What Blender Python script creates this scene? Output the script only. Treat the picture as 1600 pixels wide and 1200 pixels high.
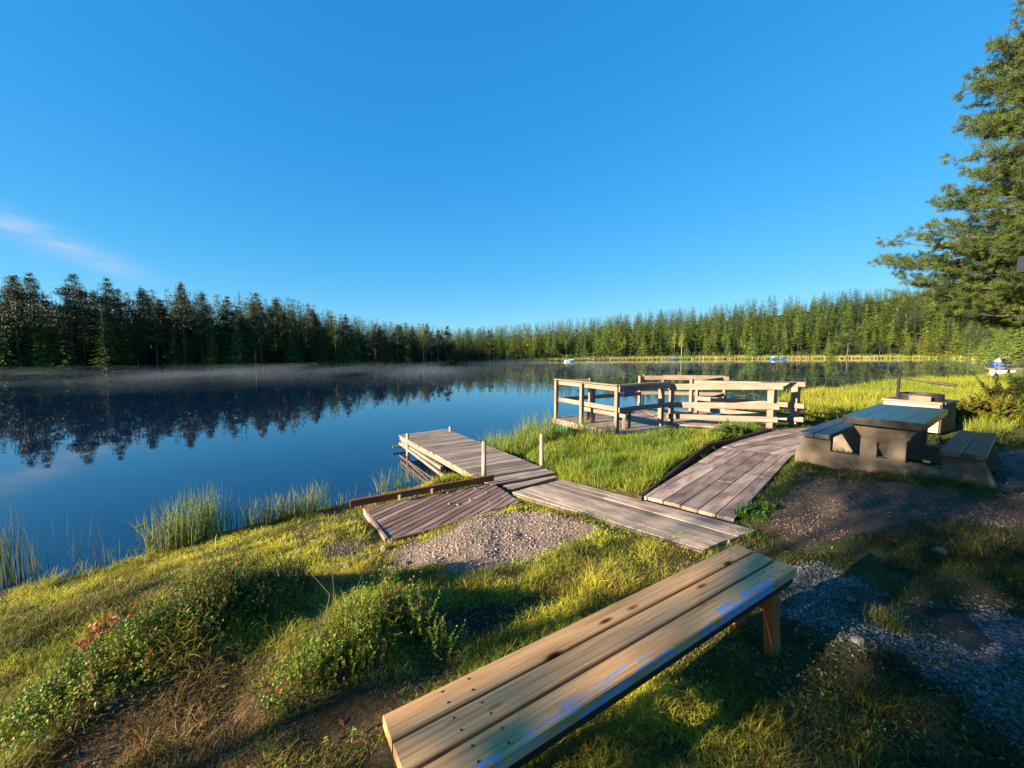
import bpy, bmesh, math, random
import numpy as np
from mathutils import Vector, Matrix
S = bpy.context.scene; C = S.collection
for o in list(bpy.data.objects): bpy.data.objects.remove(o)
R = math.radians
# ------------------------------------------------------------------ camera, sky, sun
F_PX, HOR, CZ = 625.0, 550.0, 2.6
PITCH = math.atan2(600-HOR, F_PX)
cam = bpy.data.cameras.new('camera'); co = bpy.data.objects.new('camera', cam); C.objects.link(co)
cam.sensor_width = 36; cam.lens = F_PX/1600*36; cam.clip_start = .05; cam.clip_end = 3000
co.location = (0, 0, CZ); co.rotation_euler = (math.pi/2-PITCH, 0, 0); S.camera = co
SUN_EL = 15.5
SUN_DIR = Vector((-.88, -.47, 0)).normalized()
SUN_V = Vector((SUN_DIR.x*math.cos(R(SUN_EL)), SUN_DIR.y*math.cos(R(SUN_EL)), math.sin(R(SUN_EL))))
W = bpy.data.worlds.new('World'); S.world = W; W.use_nodes = True
nt = W.node_tree; N = nt.nodes; L = nt.links
bg = N['Background']; bg.inputs[1].default_value = .055
sky = N.new('ShaderNodeTexSky'); sky.sky_type = 'NISHITA'; sky.sun_disc = False
sky.sun_elevation = R(SUN_EL); sky.sun_rotation = math.atan2(SUN_V.x, SUN_V.y)
sky.altitude = 300; sky.air_density = 1.0; sky.dust_density = .15; sky.ozone_density = 3.0
hs = N.new('ShaderNodeHueSaturation'); hs.inputs['Saturation'].default_value = 1.22; hs.inputs['Value'].default_value = 1.2; hs.inputs['Hue'].default_value = .517
L.new(sky.outputs[0], hs.inputs['Color'])
# a deep polarised-looking blue: flatten the sky's gradient channel by channel
sr = N.new('ShaderNodeSeparateColor'); cr = N.new('ShaderNodeCombineColor'); L.new(hs.outputs[0], sr.inputs[0])
for i_, (p_, k_) in enumerate(((.9, .30), (.48, .609), (.35, .87))):
    a1 = N.new('ShaderNodeMath'); a1.operation = 'MULTIPLY'; a1.inputs[1].default_value = .252; L.new(sr.outputs[i_], a1.inputs[0])
    a2 = N.new('ShaderNodeMath'); a2.operation = 'POWER'; a2.inputs[1].default_value = p_; L.new(a1.outputs[0], a2.inputs[0])
    a3 = N.new('ShaderNodeMath'); a3.operation = 'MULTIPLY'; a3.inputs[1].default_value = k_/.252; L.new(a2.outputs[0], a3.inputs[0]); L.new(a3.outputs[0], cr.inputs[i_])
tc = N.new('ShaderNodeTexCoord'); sep = N.new('ShaderNodeSeparateXYZ'); L.new(tc.outputs['Generated'], sep.inputs[0])
def wm(op, a, b=None, c=None):
    m = N.new('ShaderNodeMath'); m.operation = op
    for i, v in enumerate((a, b, c)):
        if v is None: continue
        if isinstance(v, (int, float)): m.inputs[i].default_value = v
        else: L.new(v, m.inputs[i])
    return m.outputs[0]
# one thin wisp of cirrus, low over the left-hand forest
az = wm('ARCTAN2', sep.outputs[0], sep.outputs[1]); el = wm('ARCSINE', sep.outputs[2])
da = wm('ADD', az, .86); de = wm('SUBTRACT', wm('SUBTRACT', el, .184), wm('MULTIPLY', da, -.38))
env = wm('MULTIPLY', wm('POWER', 2.718, wm('MULTIPLY', wm('MULTIPLY', da, da), -75)), wm('POWER', 2.718, wm('MULTIPLY', wm('MULTIPLY', de, de), -2300)))
mp = N.new('ShaderNodeMapping'); mp.inputs['Scale'].default_value = (5, 5, 26); mp.inputs['Rotation'].default_value = (0, .35, 0)
L.new(tc.outputs['Generated'], mp.inputs[0])
nz = N.new('ShaderNodeTexNoise'); nz.inputs['Scale'].default_value = 2.2; nz.inputs['Detail'].default_value = 6; L.new(mp.outputs[0], nz.inputs[0])
cl = wm('MULTIPLY', env, wm('SUBTRACT', wm('MULTIPLY', nz.outputs[0], 2.2), .55)); cl.node.use_clamp = True
mixc = N.new('ShaderNodeMixRGB'); L.new(wm('MULTIPLY', cl, .8), mixc.inputs[0]); L.new(cr.outputs[0], mixc.inputs[1]); mixc.inputs[2].default_value = (2.3, 2.8, 3.7, 1)
L.new(mixc.outputs[0], bg.inputs[0])
sun = bpy.data.lights.new('sun', 'SUN'); sun.energy = 5.0; sun.angle = R(.5); sun.color = (1, .84, .62)
so = bpy.data.objects.new('sun', sun); C.objects.link(so); so.rotation_euler = SUN_V.to_track_quat('Z', 'Y').to_euler()
S.view_settings.view_transform = 'Standard'; S.view_settings.look = 'None'; S.view_settings.exposure = 2.196; S.view_settings.gamma = 1
S.cycles.max_bounces = 6; S.cycles.diffuse_bounces = 2; S.cycles.glossy_bounces = 3; S.cycles.transmission_bounces = 3; S.cycles.transparent_max_bounces = 6; S.cycles.volume_bounces = 0
S.cycles.volume_step_rate = 4; S.cycles.volume_max_steps = 64
try: S.cycles.use_denoising = True
except Exception: pass

# ------------------------------------------------------------------ layout helper: where the ray of a photo pixel meets the height z
def at(px, py, z=0.0):
    sp, cp = math.sin(PITCH), math.cos(PITCH)
    dx = (px-800)/F_PX; v = (600-py)/F_PX
    d = (dx, cp+v*sp, -sp+v*cp); t = (z-CZ)/d[2]
    return Vector((d[0]*t, d[1]*t, z))
rng = np.random.default_rng(7); random.seed(7)
def hsh(ix, iy, s):
    h = (ix.astype(np.int64)*374761393 + iy.astype(np.int64)*668265263 + s*974634777) & 0x7fffffff
    h = ((h ^ (h >> 13))*1274126177) & 0x7fffffff
    return ((h ^ (h >> 16)) & 0xffff)/65535.0
def vn(x, y, sc, s=0):
    x = np.asarray(x, float)/sc+100; y = np.asarray(y, float)/sc+100
    ix = np.floor(x); iy = np.floor(y); fx = x-ix; fy = y-iy; fx = fx*fx*(3-2*fx); fy = fy*fy*(3-2*fy)
    a = hsh(ix, iy, s); b = hsh(ix+1, iy, s); c = hsh(ix, iy+1, s); d = hsh(ix+1, iy+1, s)
    return (a*(1-fx)+b*fx)*(1-fy)+(c*(1-fx)+d*fx)*fy
def fbm(x, y, sc, s=0, o=3): return sum(vn(x, y, sc/2**i, s+i)/2**i for i in range(o))/sum(1/2**i for i in range(o))
def sm(a, b, x): t = np.clip((x-a)/(b-a), 0, 1); return t*t*(3-2*t)
def inpoly(x, y, poly):
    r = np.zeros(np.shape(x), bool); n = len(poly)
    for i in range(n):
        x1, y1 = poly[i][0], poly[i][1]; x2, y2 = poly[(i+1) % n][0], poly[(i+1) % n][1]
        if y1 == y2: continue
        c = ((y1 > y) != (y2 > y)) & (x < (x2-x1)*(y-y1)/(y2-y1)+x1); r ^= c
    return r
def pdist(x, y, poly):
    d = np.full(np.shape(x), 1e9); n = len(poly)
    for i in range(n):
        ax, ay = poly[i][0], poly[i][1]; bx, by = poly[(i+1) % n][0]-ax, poly[(i+1) % n][1]-ay
        t = np.clip(((x-ax)*bx+(y-ay)*by)/(bx*bx+by*by+1e-12), 0, 1)
        d = np.minimum(d, np.hypot(x-ax-t*bx, y-ay-t*by))
    return d
def sdf(x, y, poly): return np.where(inpoly(x, y, poly), -1, 1)*pdist(x, y, poly)      # negative inside
def sdn(x, y, poly): return sdf(x, y, poly)+.22*(fbm(x, y, .35, 33)-.5)                # with a ragged edge

# ------------------------------------------------------------------ the lake outline and the lie of the land
shore_px = [(0,925),(110,905),(190,880),(260,858),(330,838),(400,820),(450,803),(520,792),(560,784),(620,765),(668,758),(700,752),(748,757),(790,738),(820,712),(850,708),(880,704),(930,699),(1010,686),(1075,669),(1130,652),(1180,645),(1250,632),(1320,622),(1400,613),(1480,603),(1530,596),(1560,591),(1580,588)]
LAKE = [at(x, y)[:2] for x, y in shore_px]
LAKE += [at(x, y)[:2] for x, y in [(1574, 583.5), (1570, 578), (1560, 573.5), (1548, 569), (1534, 565), (1512, 561.5)]]
LAKE += [at(x, y)[:2] for x, y in [(1480,559.8),(1400,560),(1300,560.4),(1200,561),(1100,561.6),(1000,562.4),(900,563.5),(860,564),(800,565),(740,567),(680,569.5),(600,571.5),(500,573.5),(400,576),(300,578),(200,580),(100,582),(0,584.5)]]
LAKE += [(-85,38),(-110,15),(-105,-10),(-60,-16),(-25,-8),(-11,-1),(-7,2.4)]
ctl_px = [(800,1190,.95),(1600,1190,.95),(1200,1190,.95),(0,1190,.86),(0,1050,.66),(150,1000,.6),(300,940,.52),(300,1100,.85),(450,1000,.78),(480,880,.5),(600,850,.55),(600,1000,.85),(760,860,.7),(700,950,.84),(900,830,.7),(900,950,.88),(1200,1000,.95),(1180,830,.8),(1095,855,.8),(1600,900,.95),(1558,770,.9),(1400,760,.88),(1250,725,.78),(1160,806,.77),(1010,776,.66),(1000,750,.6),(870,745,.5),(805,768,.5),(940,720,.36),(1060,700,.45),(1030,675,.26),(1130,700,.64),(1240,680,.62),(1204,672,.58),(1300,662,.6),(1400,640,.62),(1550,645,.8),(1600,640,.82),(1500,610,.5),(1600,605,.6),(1330,640,.45),(575,795,.42),(608,842,.52),(812,786,.52)]
CTL = np.array([list(at(*c)) for c in ctl_px]+[[-2,-4,1.05],[3,-4,1.0],[10,-3,1.0],[12,4,.98],[40,15,1.0],[70,45,.8],[-8,-6,1.2],[0,-15,1.5]])
def land(x, y):
    num = np.zeros(np.shape(x)); den = np.zeros(np.shape(x))
    for cx, cy, cz in CTL:
        w = 1/((x-cx)**2+(y-cy)**2+.05+.004*(cx*cx+cy*cy))**1.6
        num += w*cz; den += w
    return num/den
MOUNDS = [at(385,985,.8), at(300,1030,.8), at(180,1080,.8), at(590,985,.9), at(520,1040,.9), at(440,940,.7)]
MSZ = [(.3,.17),(.33,.14),(.3,.09),(.28,.15),(.3,.11),(.25,.10)]
slx = [-400,720,850,900,1000,1100,1200,1300,1400,1500,1700,2500]; sly = [.0,0,.02,.06,.13,.19,.25,.31,.36,.41,.44,.44]
walkA = [at(800,769,.5), at(880,748,.52), at(1182,828,.8), at(1098,857,.8)]
walkB = [at(1005,776,.72), at(1147,809,.78), at(1236,713,.7), at(1128,698,.67)]
walkC = [at(1128,698,.67), at(1236,713,.7), at(1345,661,.64), at(1196,674,.62)]
triD = [at(573,794,.46), at(768,752,.5), at(813,786,.52), at(608,842,.54)]
dockB = [at(745,747,.46), at(768,759,.5), at(800,772,.46), at(880,745,.46), at(868,738,.5), at(800,705,.45), at(700,715,.43)]
BEDS = (walkA, walkB, walkC, triD, dockB)
def ground(x, y):
    x = np.asarray(x, float); y = np.asarray(y, float)
    d = sdf(x, y, LAKE)
    g = land(x, y)
    for m, (h, s) in zip(MOUNDS, MSZ): g = g+s*np.exp(-((x-m.x)**2+(y-m.y)**2)/(2*h*h))
    far = sm(60, 90, np.hypot(x, y))
    bump = (fbm(x, y, .5, 3)-.5)*.10*(1-sm(15, 40, np.hypot(x, y)))
    for w in BEDS:
        k = 1-sm(.0, .28, sdf(x, y, w)); bump = bump*(1-k); A_ = np.linalg.lstsq(np.array([[p[0], p[1], 1] for p in w]), np.array([p[2] for p in w]), rcond=None)[0]; g = g*(1-k)+k*(np.minimum(g, A_[0]*x+A_[1]*y+A_[2]-.05-.07*(w is dockB))-.01)
    g = g*(1-far)+far*.75
    bw = 1.1+1.6*(1-sm(-2.2, -.6, x))+far*6
    z = np.where(d > 0, (g+bump)*sm(-.1, 1, d/bw)+.015, np.maximum(-1.5, .015+.5*d))
    px = 800+F_PX*x/np.maximum(y, 1)
    hill = np.interp(px, slx, sly)*np.clip(d-6, 0, 90)*sm(70, 110, y)
    hill += .04*np.clip(d-6, 0, 60)*sm(40, 60, np.hypot(x, y))*(y > 20)
    return z+np.where(d > 0, hill+far*(fbm(x, y, 14, 5)-.5)*1.2*sm(2, 12, d), 0)
def gz(x, y): return float(ground(np.array([x]), np.array([y]))[0])

gravelA = [at(x, y, .68)[:2] for x, y in [(612,850),(606,868),(640,888),(700,905),(770,908),(850,884),(905,858),(925,835),(890,815),(815,788),(720,812)]]
soilB = [at(x, y, .86)[:2] for x, y in [(690,945),(760,925),(840,935),(860,965),(800,1005),(740,1030),(690,1010)]]
soilR = [at(x, y, .86)[:2] for x, y in [(1190,800),(1250,735),(1350,755),(1560,775),(1700,780),(1700,835),(1500,822),(1300,838),(1210,850)]]
gravR = [at(x, y, .95)[:2] for x, y in [(1180,868),(1290,868),(1400,925),(1500,935),(1700,960),(1700,1160),(1560,1160),(1470,1080),(1330,1010),(1220,960)]]
pathR = [at(x, y, .9)[:2] for x, y in [(1545,690),(1700,680),(1900,740),(1700,760),(1560,765)]]
dryL = [at(x, y, .85)[:2] for x, y in [(60,1200),(150,1110),(330,1070),(470,1075),(600,1060),(720,1060),(640,1250),(300,1300)]]
drySt = [at(x, y, .58)[:2] for x, y in [(500,850),(560,835),(600,850),(585,870),(520,875)]]

# ------------------------------------------------------------------ materials
MATS = {}; ALB = .58
def newmat(name):
    m = bpy.data.materials.new(name); m.use_nodes = True; MATS[name] = m
    return m, m.node_tree.nodes, m.node_tree.links, m.node_tree.nodes['Principled BSDF']
def node(N, t, **k):
    n = N.new(t)
    for a, b in k.items():
        if a in n.inputs: n.inputs[a].default_value = b
        else: setattr(n, a, b)
    return n
def ramp(N, stops):
    r = N.new('ShaderNodeValToRGB'); e = r.color_ramp.elements
    e[0].position, e[0].color = stops[0][0], (*stops[0][1], 1); e[1].position, e[1].color = stops[-1][0], (*stops[-1][1], 1)
    for p, c in stops[1:-1]: n = e.new(p); n.color = (*c, 1)
    return r
def wood(name, c1, c2, c3, rough=.75, spec=.3, blotch=.5, knots=0, paint=None, bump=.4, island=.35):
    wk = ALB*(1.38 if name in ('weathered_plank', 'weathered_walk', 'stained_walk', 'brown_plank', 'varnished_pine') else 1); c1, c2, c3 = [tuple(min(.8, v*wk) for v in c) for c in (c1, c2, c3)]
    m, N, L, P = newmat(name)
    a = node(N, 'ShaderNodeAttribute', attribute_name='grain')
    g = node(N, 'ShaderNodeNewGeometry')
    mp = node(N, 'ShaderNodeMapping'); mp.inputs['Scale'].default_value = (1.5, 55, 55) if knots else (1.3, 26, 26); L.new(a.outputs['Vector'], mp.inputs[0])
    n1 = node(N, 'ShaderNodeTexNoise', Scale=1.6, Detail=8, Roughness=.62); L.new(mp.outputs[0], n1.inputs['Vector'])
    mp2 = node(N, 'ShaderNodeMapping'); mp2.inputs['Scale'].default_value = (1.2, 4, 4); L.new(a.outputs['Vector'], mp2.inputs[0])
    n2 = node(N, 'ShaderNodeTexNoise', Scale=1.7, Detail=4); L.new(mp2.outputs[0], n2.inputs['Vector'])
    r = ramp(N, [(.3, c1), (.5, c2), (.72, c3)]); L.new(n1.outputs[0], r.inputs[0])
    mx = node(N, 'ShaderNodeMixRGB', blend_type='MULTIPLY'); mx.inputs[0].default_value = blotch
    r2 = ramp(N, [(.36, (.38, .34, .33)), (.6, (1, 1, 1))]); L.new(n2.outputs[0], r2.inputs[0])
    L.new(r.outputs[0], mx.inputs[1]); L.new(r2.outputs[0], mx.inputs[2])
    hv = node(N, 'ShaderNodeHueSaturation'); mr = node(N, 'ShaderNodeMapRange'); mr.inputs[3].default_value = 1-island; mr.inputs[4].default_value = 1+island
    L.new(g.outputs['Random Per Island'], mr.inputs[0]); L.new(mr.outputs[0], hv.inputs['Value']); L.new(mx.outputs[0], hv.inputs['Color'])
    col = hv.outputs[0]
    if knots:
        mk = node(N, 'ShaderNodeMapping'); mk.inputs['Scale'].default_value = (3.0, 11, .01); L.new(a.outputs['Vector'], mk.inputs[0])
        v = node(N, 'ShaderNodeTexVoronoi', Scale=1.0); L.new(mk.outputs[0], v.inputs['Vector'])
        r3 = ramp(N, [(.06, (.06, .02, .008)), (.09, (.35, .18, .10)), (.17, (1, 1, 1))]); L.new(v.outputs['Distance'], r3.inputs[0])
        m2 = node(N, 'ShaderNodeMixRGB', blend_type='MULTIPLY'); m2.inputs[0].default_value = knots; L.new(col, m2.inputs[1]); L.new(r3.outputs[0], m2.inputs[2]); col = m2.outputs[0]
    if paint:
        pa = node(N, 'ShaderNodeAttribute', attribute_name='worn')
        mq = node(N, 'ShaderNodeMapping'); mq.inputs['Scale'].default_value = (5, 34, 34); L.new(a.outputs['Vector'], mq.inputs[0])
        n3 = node(N, 'ShaderNodeTexNoise', Scale=1.5, Detail=7, Roughness=.6); L.new(mq.outputs[0], n3.inputs['Vector'])
        ad = node(N, 'ShaderNodeMath', operation='ADD'); L.new(n3.outputs[0], ad.inputs[0]); L.new(pa.outputs['Fac'], ad.inputs[1])
        r4 = ramp(N, [(.80, (0, 0, 0)), (.84, (1, 1, 1))]); L.new(ad.outputs[0], r4.inputs[0])
        m3 = node(N, 'ShaderNodeMixRGB'); L.new(r4.outputs[0], m3.inputs[0]); L.new(col, m3.inputs[1]); m3.inputs[2].default_value = (*paint, 1); col = m3.outputs[0]
    L.new(col, P.inputs['Base Color']); P.inputs['Roughness'].default_value = rough; P.inputs['Specular IOR Level'].default_value = spec
    b = node(N, 'ShaderNodeBump', Strength=bump, Distance=.006); L.new(n1.outputs[0], b.inputs['Height']); L.new(b.outputs[0], P.inputs['Normal'])
    return m
M_dock = wood('weathered_plank', (.17,.12,.092), (.31,.235,.18), (.44,.345,.27), blotch=.55)
M_walk = wood('weathered_walk', (.22,.16,.12), (.37,.285,.215), (.48,.38,.30), blotch=.6)
M_walkB = wood('stained_walk', (.20,.13,.105), (.37,.265,.21), (.46,.35,.29), blotch=.85)
M_tri = wood('brown_plank', (.12,.07,.058), (.24,.155,.125), (.36,.25,.20), blotch=.6)
M_rail = wood('rail_wood', (.22,.15,.105), (.35,.255,.185), (.43,.325,.245), blotch=.3, island=.16)
M_kick = wood('red_brown_board', (.13,.05,.02), (.24,.10,.04), (.33,.15,.07), blotch=.3)
M_bench = wood('varnished_pine', (.42,.20,.075), (.64,.36,.15), (.78,.50,.26), rough=.55, spec=.15, blotch=.18, knots=.95, paint=(.20,.27,.42), bump=.12, island=.08)
M_benchedge = wood('dark_edge', (.03,.018,.012), (.055,.03,.02), (.08,.05,.03), rough=.6, blotch=.3)
M_leg = wood('orange_leg', (.34,.09,.015), (.55,.15,.025), (.62,.22,.05), blotch=.3)
M_dark = wood('dark_stain', (.010,.009,.009), (.018,.015,.014), (.034,.028,.026), rough=.26, spec=1.0, blotch=.4, bump=.15)
M_darkseat = wood('dark_seat', (.02,.018,.017), (.04,.035,.03), (.075,.065,.055), rough=.45, spec=.8, blotch=.4)
def simple(name, col, rough=.7, var=.3, sc=8, bump=0, spec=.4, metal=0):
    if name != 'white_paint': col = tuple(v*ALB for v in col)
    m, N, L, P = newmat(name)
    t = node(N, 'ShaderNodeTexCoord'); n = node(N, 'ShaderNodeTexNoise', Scale=sc, Detail=8, Roughness=.65); L.new(t.outputs['Object'], n.inputs['Vector'])
    r = ramp(N, [(.3, tuple(c*(1-var) for c in col)), (.7, tuple(min(1, c*(1+var)) for c in col))]); L.new(n.outputs[0], r.inputs[0]); L.new(r.outputs[0], P.inputs['Base Color'])
    P.inputs['Roughness'].default_value = rough; P.inputs['Specular IOR Level'].default_value = spec; P.inputs['Metallic'].default_value = metal
    if bump: b = node(N, 'ShaderNodeBump', Strength=bump, Distance=.01); L.new(n.outputs[0], b.inputs['Height']); L.new(b.outputs[0], P.inputs['Normal'])
    return m
M_conc = simple('concrete', (.23,.175,.12), .9, .35, 5, .5)
M_iron = simple('iron', (.03,.026,.024), .6, .4, 20, .2)
M_white = simple('white_paint', (.78,.80,.80), .5, .05)
M_blue = simple('blue_plastic', (.05,.16,.50), .45, .15)
M_green = simple('green_float', (.03,.16,.10), .5, .25)
M_sign = simple('sign_blue', (.015,.03,.13), .4, .1)
M_red = simple('red_shed', (.45,.10,.05), .8, .2)
M_shed = simple('shed_board', (.30,.20,.14), .8, .2)
M_roofd = simple('dark_roof', (.02,.02,.026), .7, .2)
M_lily = simple('lily', (.07,.13,.05), .35, .3, 3)
def attr_mat(name, rough=.6, trans=.0, sat=1.0, objrand=0., spec=.3, bump=0):
    m, N, L, P = newmat(name)
    a = node(N, 'ShaderNodeAttribute', attribute_name='col'); col = a.outputs['Color']
    if objrand:
        oi = node(N, 'ShaderNodeObjectInfo'); mr = node(N, 'ShaderNodeMapRange'); mr.inputs[3].default_value = 1-objrand; mr.inputs[4].default_value = 1+objrand
        h = node(N, 'ShaderNodeHueSaturation'); L.new(oi.outputs['Random'], mr.inputs[0]); L.new(mr.outputs[0], h.inputs['Value']); L.new(col, h.inputs['Color'])
        ma = node(N, 'ShaderNodeMath', operation='MULTIPLY_ADD'); L.new(oi.outputs['Random'], ma.inputs[0]); ma.inputs[1].default_value = 7.3
        fr = node(N, 'ShaderNodeMath', operation='FRACT'); ma.inputs[2].default_value = .1; L.new(ma.outputs[0], fr.inputs[0])
        m2 = node(N, 'ShaderNodeMapRange'); m2.inputs[3].default_value = .465; m2.inputs[4].default_value = .515; L.new(fr.outputs[0], m2.inputs[0]); L.new(m2.outputs[0], h.inputs['Hue']); col = h.outputs[0]
    L.new(col, P.inputs['Base Color']); P.inputs['Roughness'].default_value = rough; P.inputs['Specular IOR Level'].default_value = spec
    if trans:
        t = node(N, 'ShaderNodeBsdfTranslucent'); mx = node(N, 'ShaderNodeMixShader'); mx.inputs[0].default_value = trans
        L.new(col, t.inputs['Color']); L.new(P.outputs[0], mx.inputs[1]); L.new(t.outputs[0], mx.inputs[2]); L.new(mx.outputs[0], N['Material Output'].inputs[0])
    return m
M_blade = attr_mat('grass_blade', .55, .36)
M_leaf = attr_mat('leaf', .5, .25)
M_needle = attr_mat('needle', .6, .12)
M_tree = attr_mat('tree_crown', .7, .10, objrand=.28)
M_bark = simple('bark', (.12,.08,.055), .9, .4, 6, .4)
M_birch = simple('birch_bark', (.55,.52,.47), .8, .3, 4)
M_stone = attr_mat('stone', .85)

# ------------------------------------------------------------------ object helpers
def tag(o, label=None, cat=None, group=None, kind=None):
    if label: o['label'] = label
    if cat: o['category'] = cat
    if group: o['group'] = group
    if kind: o['kind'] = kind
    return o
def thing(name, label, cat, loc=(0, 0, 0), group=None, rz=0):
    o = bpy.data.objects.new(name, None); C.objects.link(o); o.location = loc; o.rotation_euler = (0, 0, rz); o.empty_display_size = .1
    return tag(o, label, cat, group)
def link(name, me, parent=None):
    o = bpy.data.objects.new(name, me); C.objects.link(o)
    if parent: o.parent = parent
    return o
def npmesh(name, verts, faces, mat, parent=None, col=None, smooth=False, extra=None):
    """faces: list of int arrays, each (n, k)"""
    me = bpy.data.meshes.new(name); verts = np.ascontiguousarray(verts, np.float32)
    me.vertices.add(len(verts)); me.vertices.foreach_set('co', verts.ravel())
    lv = np.concatenate([f.ravel() for f in faces]).astype(np.int32); ls = []; p = 0
    for f in faces: ls.append(p+np.arange(len(f))*f.shape[1]); p += f.size
    ls = np.concatenate(ls).astype(np.int32)
    me.loops.add(len(lv)); me.loops.foreach_set('vertex_index', lv); me.polygons.add(len(ls)); me.polygons.foreach_set('loop_start', ls)
    me.update(calc_edges=True); me.validate()
    if smooth: me.polygons.foreach_set('use_smooth', np.ones(len(ls), bool))
    if col is not None:
        a = me.color_attributes.new('col', 'FLOAT_COLOR', 'POINT'); c = np.ones((len(verts), 4), np.float32); c[:, :3] = np.asarray(col)*ALB; a.data.foreach_set('color', c.ravel())
    me.materials.append(mat)
    return link(name, me, parent)
class MB:
    """collects bars, boards, boxes and prisms in world coordinates with a grain coordinate along each"""
    def __init__(s): s.v = []; s.f = []; s.g = []; s.w = []
    def hexa(s, top, th, u=None, worn=None, jit=0):
        # top: n corner points (ccw from above), th: thickness down; grain along u
        n = len(top); b = len(s.v); off = Vector((random.uniform(0, 50), random.uniform(0, 9), random.uniform(0, 9)))
        u = (u or (top[1]-top[0])).normalized(); w = Vector((0, 0, 1)).cross(u)
        if w.length < .1: w = Vector((0, 1, 0))
        w.normalize(); k = u.cross(w)
        pts = list(top)+[p-Vector((0, 0, th)) for p in top]
        for p in pts: s.v.append(p); s.g.append(Vector((p.dot(u), p.dot(w), p.dot(k)))+off); s.w.append(0)
        s.f.append(tuple(range(b, b+n))); s.f.append(tuple(range(b+2*n-1, b+n-1, -1)))
        for i in range(n): j = (i+1) % n; s.f.append((b+j, b+i, b+n+i, b+n+j))
    def bar(s, p, q, w, h, up=Vector((0, 0, 1)), bev=0.):
        p = Vector(p); q = Vector(q); d = (q-p).normalized(); x = d.cross(up)
        if x.length < .05: x = d.cross(Vector((1, 0, 0)))
        x.normalize(); y = x.cross(d).normalized(); b = len(s.v); off = Vector((random.uniform(0, 50), random.uniform(0, 9), random.uniform(0, 9)))
        e = min(bev or .004, w*.2, h*.2)
        prof = [(-w/2+e, -h/2), (w/2-e, -h/2), (w/2, -h/2+e), (w/2, h/2-e), (w/2-e, h/2), (-w/2+e, h/2), (-w/2, h/2-e), (-w/2, -h/2+e)]
        for o in (p, q):
            for a, c in prof: v = o+x*a+y*c; s.v.append(v); s.g.append(Vector(((v-p).dot(d), a, c))+off); s.w.append(0)
        s.f.append(tuple(range(b+7, b-1, -1))); s.f.append(tuple(range(b+8, b+16)))
        for i in range(8): j = (i+1) % 8; s.f.append((b+i, b+j, b+8+j, b+8+i))
    def rod(s, p, q, r0, r1=None, n=10, wob=0):
        p = Vector(p); q = Vector(q); r1 = r0 if r1 is None else r1; d = (q-p).normalized(); x = d.orthogonal().normalized(); y = d.cross(x); b = len(s.v); off = Vector((random.uniform(0, 50), 0, 0))
        for k, (o, r) in enumerate(((p, r0), (q, r1))):
            for i in range(n):
                a = 2*math.pi*i/n; rr = r*(1+wob*math.sin(3*a)); v = o+x*rr*math.cos(a)+y*rr*math.sin(a)
                s.v.append(v); s.g.append(Vector(((v-p).dot(d), r*a, 0))+off); s.w.append(0)
        s.f.append(tuple(range(b+n-1, b-1, -1))); s.f.append(tuple(range(b+n, b+2*n)))
        for i in range(n): j = (i+1) % n; s.f.append((b+i, b+j, b+n+j, b+n+i))
    def prism(s, prof, o, ux, uz, d, th):
        """profile polygon in the (ux, uz) plane at o, extruded th along d"""
        n = len(prof); b = len(s.v); off = Vector((random.uniform(0, 50), 0, 0))
        for t in (0, th):
            for a, c in prof: v = o+ux*a+uz*c+d*t; s.v.append(v); s.g.append(Vector((a, c, t))+off); s.w.append(0)
        s.f.append(tuple(range(b+n-1, b-1, -1))); s.f.append(tuple(range(b+n, b+2*n)))
        for i in range(n): j = (i+1) % n; s.f.append((b+i, b+j, b+n+j, b+n+i))
    def build(s, name, mat, parent=None, smooth=False):
        o0 = Vector(parent.location) if parent else Vector((0, 0, 0))
        if parent and parent.parent: o0 = o0+Vector(parent.parent.location)
        me = bpy.data.meshes.new(name); me.from_pydata([v-o0 for v in s.v], [], s.f)
        bm = bmesh.new(); bm.from_mesh(me); bmesh.ops.recalc_face_normals(bm, faces=bm.faces); bm.to_mesh(me); bm.free()
        a = me.attributes.new('grain', 'FLOAT_VECTOR', 'POINT'); a.data.foreach_set('vector', np.array([tuple(g) for g in s.g], np.float32).ravel())
        a = me.attributes.new('worn', 'FLOAT', 'POINT'); a.data.foreach_set('value', np.array(s.w, np.float32))
        if smooth: me.polygons.foreach_set('use_smooth', [True]*len(me.polygons))
        me.materials.append(mat)
        return link(name, me, parent)
def clip(poly, n, c):
    out = []
    for i in range(len(poly)):
        p, q = poly[i], poly[(i+1) % len(poly)]; a = p.x*n[0]+p.y*n[1]-c; b = q.x*n[0]+q.y*n[1]-c
        if a <= 0: out.append(p)
        if (a < 0) != (b < 0) and a != b: out.append(p.lerp(q, a/(a-b)))
    return out
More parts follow.
